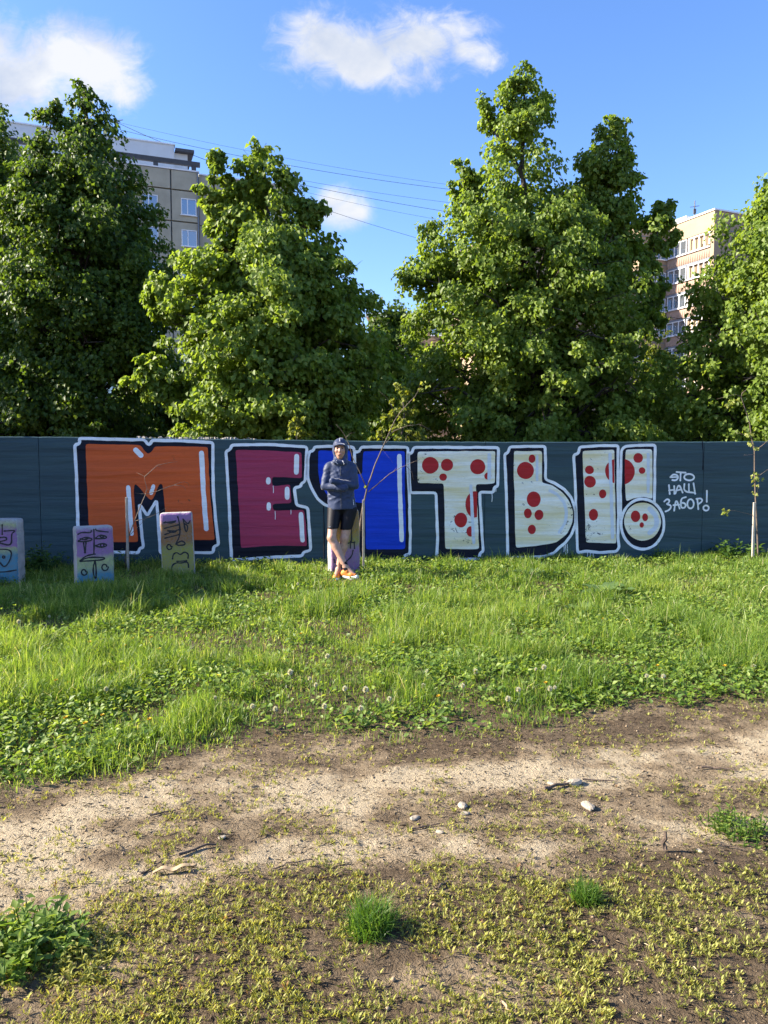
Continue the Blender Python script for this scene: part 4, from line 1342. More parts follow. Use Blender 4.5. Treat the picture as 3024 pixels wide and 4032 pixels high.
def burdock(px, py, n, size, seed, label):
    rng = np.random.default_rng(seed)
    p = on_ground(px, py)
    root = empty('burdock_plant', p, label=label, cat='plant')
    for k in range(n):
        an = 2.4 * k + rng.uniform(-.3, .3)
        ln = size * rng.uniform(.7, 1.1); w = ln * .72
        el = rng.uniform(.25, .8)
        d = Vector((math.cos(an), math.sin(an), 0))
        rows, V, Q = 7, [], []
        sd = Vector((-d.y, d.x, 0))
        for i in range(rows):
            t = i / (rows - 1)
            c = d * (.05 + ln * t * math.cos(el * (1 - .7 * t))) + Vector((0, 0, .05 + ln * (.75 * t * math.sin(el) - .25 * t * t)))
            wd = w * (math.sin(math.pi * min(1, t * .86 + .12)) ** .8) * .5
            ruf = .012 * math.sin(i * 2.3 + k)
            V += [c - sd * wd + Vector((0, 0, .02 + ruf)), c, c + sd * wd + Vector((0, 0, .02 - ruf))]
        for i in range(rows - 1):
            for j in range(2):
                a = i * 3 + j
                Q.append((a, a + 1, a + 4, a + 3))
        Q3 = np.array(Q)
        mesh_np('leaf', [tuple(v) for v in V], Q3, M_burd, root, rnd=np.full(len(V), rng.uniform(.2, .9)), smooth=True)
    MB().tube([(0, 0, -.03), (0, 0, .07)], [.02, .012], 6).build('stem', M_burd, root)


M_burd = leaf_mat('burdock_leaf', [(0, (0.06, 0.12, 0.03)), (1, (0.16, 0.23, 0.075))], .3, .5, .4, 1.3)
burdock(2085, 2275, 5, .20, 3, 'small burdock rosette in the grass below the round-bellied letter')
burdock(2380, 2350, 8, .26, 4, 'big pale burdock rosette in the grass below the exclamation mark')
burdock(2290, 2420, 6, .16, 5, 'low burdock rosette in front of the big pale one')

# dandelions
M_fluff = leaf_mat('dandelion_fluff', [(0, (.74, .73, .66)), (1, (.8, .8, .75))], .5, .9, .1, .9)
M_yellow = simple_mat('dandelion_yellow', (0.75, 0.48, 0.02), .7, .15, 60)
M_stem = simple_mat('dandelion_stem', (0.16, 0.20, 0.06), .6, .2, 20)
# fluff ball: many fine seeds on a small core
rng_ = np.random.default_rng(5)
dirs_ = norm(rng_.normal(size=(220, 3)))
V_, T_ = leaves(dirs_ * .005, dirs_, np.cross(dirs_, rng_.normal(size=(220, 3))), .017, .006, .3)
hv = mesh_np('seed_head', V_, T_, M_fluff); ME_HEAD = hv.data; bpy.data.objects.remove(hv)
a_ = rng_.uniform(0, 2 * math.pi, 90); e_ = rng_.uniform(.05, 1.2, 90)
dd_ = np.stack([np.cos(a_), np.sin(a_), e_], 1)
V_, T_ = leaves(np.zeros((90, 3)), dd_, np.stack([-np.cos(a_) * e_, -np.sin(a_) * e_, np.ones(90)], 1), .017, .005, .1)
hv = mesh_np('flower_head', V_, T_, M_yellow); ME_FLOW = hv.data; bpy.data.objects.remove(hv)
ME_STEM = as_mesh(MB().tube([(0, 0, -.02), (.006, .002, .5), (0, 0, 1.0)], [.0028, .0024, .002], 5), 'stem', M_stem)


def dandelion(px, py, yellow=False, scale=1.0, h=None):
    p = on_ground(px, py)
    h = h or random.uniform(.10, .19)
    while float(meadow(p.x, p.y)) < .28: p.y += .05
    p.z = float(hgt(p.x, p.y))
    if yellow:
        r = empty('dandelion_flower', p, label='yellow dandelion flower open in the meadow grass', cat='flower', group='yellow dandelions in the meadow')
    else:
        r = empty('dandelion_clock', p, label='white fluffy dandelion seed head above the meadow grass', cat='flower', group='dandelion seed heads in the meadow')
    s = put('stem', ME_STEM, r, (0, 0, 0)); s.scale = (1, 1, h)
    k = put('flower_head' if yellow else 'seed_head', ME_FLOW if yellow else ME_HEAD, r, (0, 0, h)); k.scale = (scale,) * 3
    return r


zk = 1512 / 1659
for i, (x, y) in enumerate([(1512 + 1370 * zk, 420), (1512 + 395 * zk, 490), (1512 + 655 * zk, 510), (1512 + 690 * zk, 505), (1512 + 535 * zk, 610), (1512 + 723 * zk, 600), (1512 + 580 * zk, 610), (1512 + 1180 * zk, 580), (1512 + 170 * zk, 540), (1512 + 185 * zk, 500), (1512 + 1595 * zk, 470), (1512 + 340 * zk, 580), (1512 + 760 * zk, 625), (1512 + 215 * zk, 285), (1512 + 25 * zk, 690), (1512 + 1205 * zk, 530),
                            (1338 * zk, 545), (1365 * zk, 565), (1390 * zk, 700), (1085 * zk, 690), (1580 * zk, 590), (1555 * zk, 690), (215 * zk, 255), (82 * zk, 275), (20 * zk, 270), (1255 * zk, 520), (40 * zk, 545), (1287 * zk, 110), (460 * zk, 590), (1490 * zk, 590), (780 * zk, 410), (1155 * zk, 505), (1180 * zk, 700), (1415 * zk, 440), (930 * zk, 640)]):
    dandelion(x, 2200 + y * zk + 45, scale=random.uniform(.55, 1.05), h=random.uniform(.06, .13))
for i, (x, y) in enumerate([(390, 400), (540, 390), (655, 370), (690, 430), (785, 425), (245, 580), (445, 730), (370, 735), (635, 775), (1300, 330), (1450, 110), (285, 718), (1512 + 40, 385), (1512 + 260, 740), (1512 + 760, 690), (1512 + 1470, 505), (1512 + 1180, 495), (1512 + 945, 265), (1512 + 1045, 290), (1512 + 615, 240), (300, 575), (940, 520), (575, 355)]):
    dandelion((x if x < 1512 else 1512 + (x - 1512) * zk) * (zk if x < 1512 else 1), 2200 + y * zk + 40, True, random.uniform(.7, 1.0), random.uniform(.08, .15))

# ------------------------------------------------------------------ stones and sticks on the track
M_stone = simple_mat('pale_stone', (0.33, 0.28, 0.21), .9, .25, 30, .5, 90)
M_stick = simple_mat('dry_stick', (0.10, 0.07, 0.05), .9, .4, 40, .5, 120)
M_straw = simple_mat('dry_straw', (0.40, 0.29, 0.17), .8, .3, 40)


def stone(px, py, r, label, seed):
    rng = np.random.default_rng(seed)
    p = on_ground(px, py)
    nu, nv = 12, 7
    V = []
    for j in range(nv):
        for i in range(nu):
            u, v = 2 * math.pi * i / nu, math.pi * (j + .5) / nv
            d = np.array([math.sin(v) * math.cos(u), math.sin(v) * math.sin(u), math.cos(v)])
            q = 1 + .5 * (float(vnoise(d[0] * 1.6 + seed, d[1] * 1.6 + d[2] * 2.1, seed)) - .5)
            V.append(tuple(d * q * r * np.array([1.5, .9, .5])))
    mb = MB().add(V, [(j * nu + i, j * nu + (i + 1) % nu, (j + 1) * nu + (i + 1) % nu, (j + 1) * nu + i) for j in range(nv - 1) for i in range(nu)] + [tuple(reversed(range(nu))), tuple(range((nv - 1) * nu, nv * nu))])
    o = mb.build('stone', M_stone)
    o.location = p + Vector((0, 0, r * .3)); o.rotation_euler = (0, 0, rng.uniform(0, 6))
    set_props(o, label, 'stone', 'stones on the track')


for i, (x, y, r, lab) in enumerate([(1512 + 825 * zk, 2900 + 200 * zk, .030, 'largest pale stone, beside the thick dark stick on the track'), (1512 + 725 * zk, 2900 + 205 * zk, .015, 'small stone left of the largest stone on the track'), (1512 + 340 * zk, 2900 + 312 * zk, .022, 'pale flat stone with a smaller one below it on the track'),
                                    (1512 + 352 * zk, 2900 + 345 * zk, .014, 'small round stone just below the pale flat one'), (1512 + 135 * zk, 2900 + 362 * zk, .018, 'low stone left of the pale flat one on the track'), (1512 + 880 * zk, 2900 + 305 * zk, .026, 'pale stone between the dark stick and the upright splinter'),
                                    (1512 + 1365 * zk, 2900 + 495 * zk, .011, 'grey chip beside the thin stick near the right weeds'), (1512 + 240 * zk, 2900 + 425 * zk, .013, 'dark stone on the track below the low stone'), (960 * zk, 2900 + 455 * zk, .012, 'small brown stone on the track above the dry leaf')]):
    stone(x, y, r, lab, i + 3)


def stick(pts, r, label, mat=None, lift=.004, name='stick', group=None):
    P = []
    for i, q in enumerate(pts):
        g = on_ground(q[0], q[1])
        P.append(g + Vector((0, 0, lift + r + (q[2] if len(q) > 2 else 0))))
    n = len(P)
    mid = []
    for a, b in zip(P[:-1], P[1:]):
        for t in (0, .33, .66): mid.append(a.lerp(b, t) + Vector((random.gauss(0, .003), random.gauss(0, .003), random.gauss(0, .002))))
    mid.append(P[-1])
    o = MB().tube([m - P[0] for m in mid], [r * (1.1 - .6 * i / len(mid)) for i in range(len(mid))], 6).build(name, mat or M_stick)
    o.location = P[0]
    set_props(o, label, 'stick', group)


S = lambda x, y: (1512 + x * zk, 2900 + y * zk)
T_ = lambda x, y: (x * zk, 2900 + y * zk)
stick([S(690, 232), S(770, 212), S(845, 200)], .008, 'thick dark stick lying beside the largest stone')
stick([S(1365, 125), S(1450, 130), S(1530, 142)], .006, 'dark stick lying near the right edge of the meadow')
stick([S(1375, 462), S(1480, 475), S(1570, 488)], .004, 'long thin stick below the right weed clump')
stick([S(1212, 492), (1512 + 1212 * zk, 2900 + 492 * zk, .07)], .010, 'upright dark splinter sticking out of the track')
stick([S(100, 415), S(180, 402), S(240, 392)], .004, 'thin twig lying below the low stone')
stick([S(225, 680), S(275, 650)], .005, 'short dark twig left of the smaller tuft')
stick([S(860, 185), S(1010, 185)], .004, 'thin twig right of the largest stone')
stick([T_(775, 548), T_(860, 515), T_(945, 490)], .006, 'long dry stalk on the track above the curled dry leaf')
stick([T_(610, 615), T_(660, 590), T_(700, 560)], .004, 'short dry stalk touching the curled dry leaf')
stick([T_(650, 365), T_(710, 350), T_(760, 335)], .004, 'dark twig high on the track left of the middle')
stick([T_(395, 1018), T_(430, 1032), T_(465, 1042)], .004, 'pale straw lying on the near sprouts', M_straw)
stick([T_(1185, 598), T_(1240, 580), T_(1350, 555)], .003, 'thin long twig on the track above the bigger tuft')
stick([S(515, 1180), S(535, 1215), S(548, 1240)], .004, 'pale straw at the near edge right of the middle', M_straw)
stick([T_(190, 895), T_(260, 885), (300 * zk, 2900 + 840 * zk, .04)], .005, 'bent brown stalk rising from the left corner weeds')
# curled dry leaf and strap of bark
p = on_ground(*T_(700, 615))
rows, V, Q = 12, [], []
for i in range(rows):
    t = i / (rows - 1)
    c = Vector((-.03 + .15 * t, -.01 + .05 * t + .006 * math.sin(t * 9), .006 + .010 * math.sin(t * 7) ** 2))
    w = .009 * math.sin(math.pi * (.1 + .86 * t)) + .002
    V += [c + Vector((.3 * w, -w, .008)), c, c + Vector((-.3 * w, w, .010))]
for i in range(rows - 1):
    for j in range(2):
        a = i * 3 + j; Q.append((a, a + 1, a + 4, a + 3))
o = mesh_np('dry_leaf', [tuple(v) for v in V], np.array(Q), M_straw, smooth=True)
o.location = p
m = o.modifiers.new('thick', 'SOLIDIFY'); m.thickness = .0012
set_props(o, 'long curled tan dry leaf lying on the track', 'leaf')

# ------------------------------------------------------------------ painted concrete blocks
def block_mat(name, stops, amt=.25):
    m, nt, b = new_mat(name)
    tc = nt.nodes.new('ShaderNodeTexCoord')
    v = tc.outputs['Object']
    sep = nt.nodes.new('ShaderNodeSeparateXYZ'); L(nt, v, sep.inputs[0])
    n1 = noise_n(nt, v, 9, 6, .65); n2 = noise_n(nt, v, 34, 5, .7)
    z = math_n(nt, 'ADD', sep.outputs[2], math_n(nt, 'MULTIPLY', math_n(nt, 'SUBTRACT', n1, .5), amt))
    c = ramp_n(nt, z, stops)
    c = mix_n(nt, ramp_n(nt, n2, [(.36, 0.0), (.62, .85)]), c, mix_n(nt, .62, c, (.20, .19, .19)))
    raw = ramp_n(nt, n1, [(.3, (.30, .29, .27)), (.7, (.50, .48, .45))])
    sn = nt.nodes.new('ShaderNodeSeparateXYZ'); L(nt, tc.outputs['Normal'], sn.inputs[0])
    fr = math_n(nt, 'GREATER_THAN', math_n(nt, 'MULTIPLY', sn.outputs[1], -1), math_n(nt, 'ADD', .62, math_n(nt, 'MULTIPLY', math_n(nt, 'SUBTRACT', n2, .5), .9)))
    c = mix_n(nt, fr, raw, c)
    L(nt, c, b.inputs['Base Color']); b.inputs['Roughness'].default_value = .8
    bump_n(nt, b, math_n(nt, 'ADD', n1, n2), .8, .018)
    return m


M_ink = simple_mat('black_spray_line', (.010, .010, .016), .6, .2, 20)


def make_block(label, gx, gy, w, h, dep, rz, mat, strokes, zf, seed, lean=0, taper=.03, lw=11):
    g = gpt(gx, gy)
    z0 = float(hgt(g.x, g.y))
    root = empty('concrete_block', (g.x, g.y, z0), rz, label=label, cat='concrete block', group='painted concrete blocks in the grass')
    root.rotation_euler = (0, lean, rz)
    nx, nz, ny = 18, 30, 8
    zb = -.25
    rr = np.random.default_rng(seed)
    V = []; F = []
    def surf(fn, nu, nv):
        base = len(V)
        for j in range(nv + 1):
            for i in range(nu + 1): V.append(fn(i / nu, j / nv))
        for j in range(nv):
            for i in range(nu):
                a = base + j * (nu + 1) + i
                F.append((a, a + 1, a + nu + 2, a + nu + 1))
    def shape(x, y, z):
        # rounded, chipped edges: distance to the box edges pulls points inwards
        f = 1 - taper * (z - zb) / (h - zb)
        hx, hy = w / 2 * f, dep / 2
        X, Y_, Z = x * hx, y * hy, z
        r = .028
        q = np.array([max(0, abs(X) - (hx - r)), max(0, abs(Y_) - (hy - r)), max(0, Z - (h - r))])
        ln = np.linalg.norm(q)
        if ln > 1e-9 and np.count_nonzero(q > 1e-9) > 1:
            k = min(1, r / ln)
            q2 = q * k
            chip = .010 * max(0, float(vnoise(X * 16 + seed, Z * 16 + Y_ * 9, seed)) - .35)
            q2 = q2 * (1 - min(1, chip / r) * 1.3)
            X = math.copysign(abs(X) - q[0] + q2[0], X) if q[0] > 0 else X
            Y_ = math.copysign(abs(Y_) - q[1] + q2[1], Y_) if q[1] > 0 else Y_
            Z = Z - q[2] + q2[2] if q[2] > 0 else Z
        return (X, Y_, Z)
    T1 = lambda t: -1 + 2 * t
    zz = lambda t: zb + (h - zb) * t
    surf(lambda u, v: shape(T1(u), -1, zz(v)), nx, nz)
    surf(lambda u, v: shape(-T1(u), 1, zz(v)), nx, nz)
    surf(lambda u, v: shape(-1, -T1(u), zz(v)), ny, nz)
    surf(lambda u, v: shape(1, T1(u), zz(v)), ny, nz)
    surf(lambda u, v: shape(T1(u), T1(v), h), nx, ny)
    me = bpy.data.meshes.new('block'); me.from_pydata(V, [], F); me.materials.append(mat)
    import bmesh
    bm = bmesh.new(); bm.from_mesh(me); bmesh.ops.remove_doubles(bm, verts=bm.verts, dist=.0004); bmesh.ops.recalc_face_normals(bm, faces=bm.faces); bm.to_mesh(me); bm.free()
    me.polygons.foreach_set('use_smooth', np.ones(len(me.polygons), dtype=bool))
    body = bpy.data.objects.new('block', me); COL.objects.link(body); body.parent = root
    # painted face lines on the front
    M = Matrix.Translation((g.x, g.y, z0)) @ root.rotation_euler.to_matrix().to_4x4()
    Mi = M.inverted()
    def loc(p):
        px, py = zf(p)
        d = (Mi.to_3x3() @ ray(px, py)); o = Mi @ Vector((0, 0, CAM_H))
        t = (-dep / 2 - o.y) / d.y
        q = o + d * t
        return (min(max(q.x, -w / 2 + .03), w / 2 - .03), min(q.z, h - .035))
    scale = K * (Vector((0, 0, CAM_H)) - Vector((g.x, g.y, .4))).length / F_PX
    for i, st in enumerate(strokes):
        closed = len(st) > 13
        ribbon('face_line', [loc(p) for p in st], lw * scale, dep / 2 + .0022 + .0005 * (i % 5), M_ink, root, closed=closed, amp=.002, rnd_it=3, step=.012, wvar=.25)
    return root


def spiral(cx, cy_, r, turns=1.8, n=22):
    return [(cx + r * (1 - .75 * k / n) * math.cos(2 * math.pi * turns * k / n), cy_ + r * 1.1 * (1 - .75 * k / n) * math.sin(2 * math.pi * turns * k / n)) for k in range(n)][:13]


PUR, YEL, CYN, ORN, OLV = (.32, .14, .36), (.42, .47, .20), (.05, .25, .36), (.30, .13, .022), (.32, .31, .04)
f1 = lambda p: (200 + p[0] * K, 1680 + p[1] * K)
f2 = lambda p: (840 + p[0] * K, 1680 + p[1] * K)
f6 = lambda p: (0 + p[0] * K, 1680 + p[1] * K)
make_block('block painted purple, pale yellow and cyan with a line-drawn face', 372, 2306, .45, .755, .20, math.radians(33),
           block_mat('purple_yellow_cyan_paint', [(0, CYN), (.16, CYN), (.27, YEL), (.36, YEL), (.42, PUR), (.70, PUR), (.74, (.42, .38, .42))], .14),
           [[(350, 818), (355, 940), (352, 1035)], [(205, 880), (250, 862), (325, 868), (330, 850)], [(365, 822), (370, 850), (468, 860)],
            [(212, 935), (270, 900), (340, 915), (330, 930), (270, 940), (216, 935)], [(240, 915), (275, 925), (310, 910)], [(268, 945), (278, 1030)], [(288, 945), (281, 1030)],
            [(366, 910), (395, 885), (450, 890), (460, 912), (368, 915)], [(400, 892), (415, 908), (440, 893)], [(366, 972), (415, 950), (468, 965), (420, 988), (370, 975)], ell(420, 968, 14, 14, 14),
            [(238, 1095), (290, 1052), (362, 1040)], [(238, 1098), (300, 1066), (438, 1066), (440, 1080), (400, 1090), (240, 1100)],
            [(360, 1095), (345, 1150), (350, 1220), (368, 1248), (372, 1180), (363, 1097)], spiral(270, 1187, 27), spiral(440, 1147, 30)], f1, 3)
make_block('block painted orange-brown over olive yellow with a line-drawn face', 705, 2262, .43, .83, .18, math.radians(11),
           block_mat('orange_olive_paint', [(0, OLV), (.36, OLV), (.45, ORN), (.68, ORN), (.74, PUR), (.80, PUR)], .12),
           [[(1035, 735), (1055, 800), (1055, 900), (1010, 970), (1110, 965), (1072, 925), (1022, 958)], [(924, 785), (1020, 770)], [(928, 830), (1050, 800)], [(932, 880), (1060, 836)], [(932, 910), (1050, 880)],
            [(935, 778), (970, 790), (1010, 780)], [(955, 850), (990, 866), (1040, 852), (958, 850)], [(1080, 755), (1090, 800), (1105, 872), (1125, 812), (1092, 792)], [(1080, 755), (1120, 800), (1138, 770)],
            [(995, 1080), (1000, 1040), (1030, 1025), (1058, 1050), (1090, 1020), (1125, 1040), (1120, 1075)], [(1030, 1100), (1110, 1095)], [(985, 1175), (990, 1130), (1030, 1110), (1060, 1115), (1120, 1100), (1125, 1150)], spiral(967, 980, 24)],
           f1, 5, lean=math.radians(-1.6))
make_block('block painted purple over cyan with a heart-like mouth, next to the nettles', 20, 2290, .46, .80, .20, math.radians(-2),
           block_mat('purple_cyan_paint', [(0, CYN), (.34, CYN), (.42, YEL), (.46, PUR), (.66, PUR), (.72, YEL), (.78, (.4, .4, .36))], .14),
           [[(18, 800), (20, 880)], [(35, 852), (122, 846), (118, 860), (95, 870), (98, 975), (0, 950)], [(0, 905), (50, 900), (60, 925), (0, 938)], [(-40, 1000), (95, 1000), (90, 1080), (40, 1155), (0, 1110), (-40, 1060)], ell(30, 1065, 9, 9, 14), [(-60, 1190), (60, 1185), (165, 1172)]],
           f6, 7)
make_block('block painted orange, olive and purple behind the legs of the man', 1353, 2272, .40, .87, .20, math.radians(18),
           block_mat('orange_olive_purple_paint', [(0, (.22, .10, .27)), (.36, (.30, .16, .36)), (.44, OLV), (.55, (.40, .26, .03)), (.80, (.34, .17, .025))], .12),
           [[(1100, 950), (1155, 942)], [(1120, 935), (1118, 990)], [(1150, 945), (1152, 995)], [(1140, 1010), (1130, 1060), (1085, 1100)], [(1130, 780), (1128, 940)], [(985, 1085), (990, 1110)]], f2, 9)

# ------------------------------------------------------------------ saplings with stakes
M_wood = simple_mat('grey_stake_wood', (0.40, 0.35, 0.28), .8, .2, 14, .4, 60)
M_twig = simple_mat('sapling_bark', (0.13, 0.095, 0.07), .8, .3, 20, .3, 80)
M_newleaf = leaf_mat('fresh_sapling_leaf', [(0, (0.20, 0.26, 0.05)), (1, (0.36, 0.38, 0.09))], .5, .45, .4, 1.25)


def sapling(label, base_px, Y, conv, trunk, tr, branches, clusters, seed, scale):
    rng = random.Random(seed)
    b = dpt(base_px[0], base_px[1], Y)
    zb = float(hgt(b.x, Y))
    root = empty('sapling', (b.x, Y, zb), label=label, cat='sapling')
    org = Vector((b.x, Y, zb))
    def pt(p, dy): return dpt(*conv(p), Y + dy) - org
    def path(ps, dy0, dy1):
        n = len(ps)
        return [pt(p, dy0 + (dy1 - dy0) * i / max(1, n - 1)) for i, p in enumerate(ps)]
    tp = [Vector((0, 0, -.1))] + path(trunk, 0, .0)
    n = len(tp)
    MB().tube(tp, [tr * (1 - .82 * i / (n - 1)) for i in range(n)], 7).build('trunk', M_twig, root, smooth=True)
    for bi, (ps, r) in enumerate(branches):
        d1 = rng.uniform(-.25, .25)
        pp = path(ps, 0, d1)
        MB().tube(pp, [r * (1 - .75 * i / (len(pp) - 1)) for i in range(len(pp))], 5).build('branch', M_twig, root, smooth=True)
    rg = np.random.default_rng(seed)
    for (cx, cyy, rad, cnt) in clusters:
        c = np.array(tuple(pt((cx, cyy), 0)))
        m = cnt
        d = norm(rg.normal(size=(m, 3)))
        P = c + d * rad * scale * .6 * rg.random((m, 1))
        s = rg.uniform(.035, .06, m)
        V, T = leaves(P, d * np.array([1, 1, .5]) + np.array([0, 0, -.45]), rg.normal(size=(m, 3)) + np.array([-.5, -.6, .8]), s * 1.1, s, .2)
        mesh_np('leaf_cluster', V, T, M_newleaf, root, np.repeat(rg.random(m), 4))['kind'] = 'stuff'
    return root


def stake(label, px, py0, py1, wpx, Y):
    a = dpt(px, py0, Y); z0 = float(hgt(a.x, Y))
    w = wpx / F_PX * Y
    mb = MB().box(-w / 2, w / 2, -w / 2, w / 2, -.3, a.z - z0)
    o = mb.build('wooden_stake', M_wood, bevel=.003)
    o.location = (a.x, Y, z0)
    set_props(o, label, 'stake', 'stakes beside the saplings')


c5 = lambda p: (1200 + p[0] * .6303, 1450 + p[1] * .6303)
sapling('bare forked sapling beside the man', (1418, 2215), 10.75, c5,
        [(338, 1180), (336, 1100), (340, 1030), (350, 950), (362, 870), (385, 770), (388, 745), (410, 690), (440, 600), (480, 510), (520, 420), (560, 330), (600, 270), (650, 215), (690, 175), (715, 130)], .017,
        [([(385, 745), (340, 640), (300, 560), (275, 470), (245, 410), (215, 370), (195, 350)], .008), ([(258, 435), (275, 415), (290, 405), (315, 400)], .004), ([(398, 772), (460, 720), (530, 660), (600, 620), (680, 585), (720, 572)], .008), ([(635, 612), (670, 650), (678, 695)], .004),
         ([(515, 430), (560, 390), (640, 360), (720, 350), (790, 390), (800, 410)], .006), ([(570, 310), (545, 240), (510, 180), (460, 140)], .005), ([(490, 490), (485, 440), (480, 390)], .004), ([(505, 470), (530, 440), (560, 420)], .004), ([(715, 130), (718, 95)], .003), ([(545, 655), (575, 620), (580, 600)], .003), ([(340, 1015), (362, 1012)], .004), ([(350, 950), (330, 910), (322, 885)], .003), ([(550, 590), (480, 500)], .0015)],
        [(740, 85, 18, 5), (735, 130, 22, 6), (770, 110, 14, 4), (690, 200, 16, 4), (655, 335, 14, 4), (612, 200, 12, 3), (390, 738, 8, 3)], 3, .63 * 10.75 / F_PX)
stake('slim grey wooden stake beside the bare forked sapling', 1431, 1968, 2230, 9, 10.70)
sapling('small twiggy sapling in front of the orange letter', (495, 2215), 10.55, f1,
        [(610, 1080), (618, 980), (632, 905), (680, 780), (740, 630), (775, 550), (785, 500), (768, 440), (765, 410)], .012,
        [([(765, 410), (810, 370), (870, 315), (960, 295), (1035, 285)], .006), ([(868, 320), (895, 328), (918, 330)], .003), ([(765, 408), (735, 390), (700, 375)], .003), ([(785, 548), (860, 530), (950, 495), (1010, 475), (1060, 455), (1095, 450), (1110, 460)], .006), ([(1010, 478), (1080, 485), (1098, 505), (1098, 522)], .004), ([(775, 550), (720, 545), (670, 540)], .003),
         ([(685, 770), (760, 755), (850, 720), (960, 650)], .005), ([(640, 890), (720, 810), (770, 760)], .004), ([(1110, 455), (1125, 470), (1128, 490)], .003), ([(780, 520), (830, 500), (880, 505)], .003)],
        [], 5, K * 10.55 / F_PX)
stake('grey wooden stake beside the twiggy sapling', 498, 1958, 2232, 8.5, 10.50)
c7 = lambda p: (2600 + p[0] * .5905, 1500 + p[1] * .5905)
sapling('slender sapling with fresh leaf clusters near the right end of the wall', (2985, 2215), 11.35, c7,
        [(652, 1180), (648, 1050), (641, 900), (635, 790), (628, 600), (628, 470), (608, 380), (595, 280), (570, 200), (540, 110), (545, 80), (575, 58), (590, 50)], .014,
        [([(540, 105), (500, 90), (450, 100), (375, 122)], .006), ([(630, 465), (680, 430), (718, 395), (760, 350)], .006), ([(703, 400), (698, 375)], .003), ([(625, 492), (590, 492), (552, 500)], .004), ([(610, 360), (550, 356), (500, 345)], .004), ([(640, 640), (668, 625), (718, 590), (760, 570)], .005),
         ([(632, 905), (600, 890), (560, 880), (500, 865), (450, 862)], .005), ([(580, 215), (605, 190), (625, 195)], .003), ([(600, 192), (602, 180)], .002), ([(596, 262), (610, 255)], .002), ([(640, 780), (650, 720), (655, 680)], .003), ([(560, 495), (568, 490)], .002)],
        [(480, 132, 36, 9), (448, 158, 22, 5), (512, 118, 18, 4), (580, 350, 32, 9), (600, 412, 24, 6), (628, 440, 22, 5), (640, 612, 26, 6), (625, 645, 36, 9), (660, 650, 24, 5), (645, 692, 28, 6), (636, 745, 26, 6), (440, 870, 38, 11), (680, 1190, 40, 12)], 7, .59 * 11.35 / F_PX)
stake('pale wooden stake beside the slender leafy sapling', 2971, 1978, 2235, 9, 11.30)

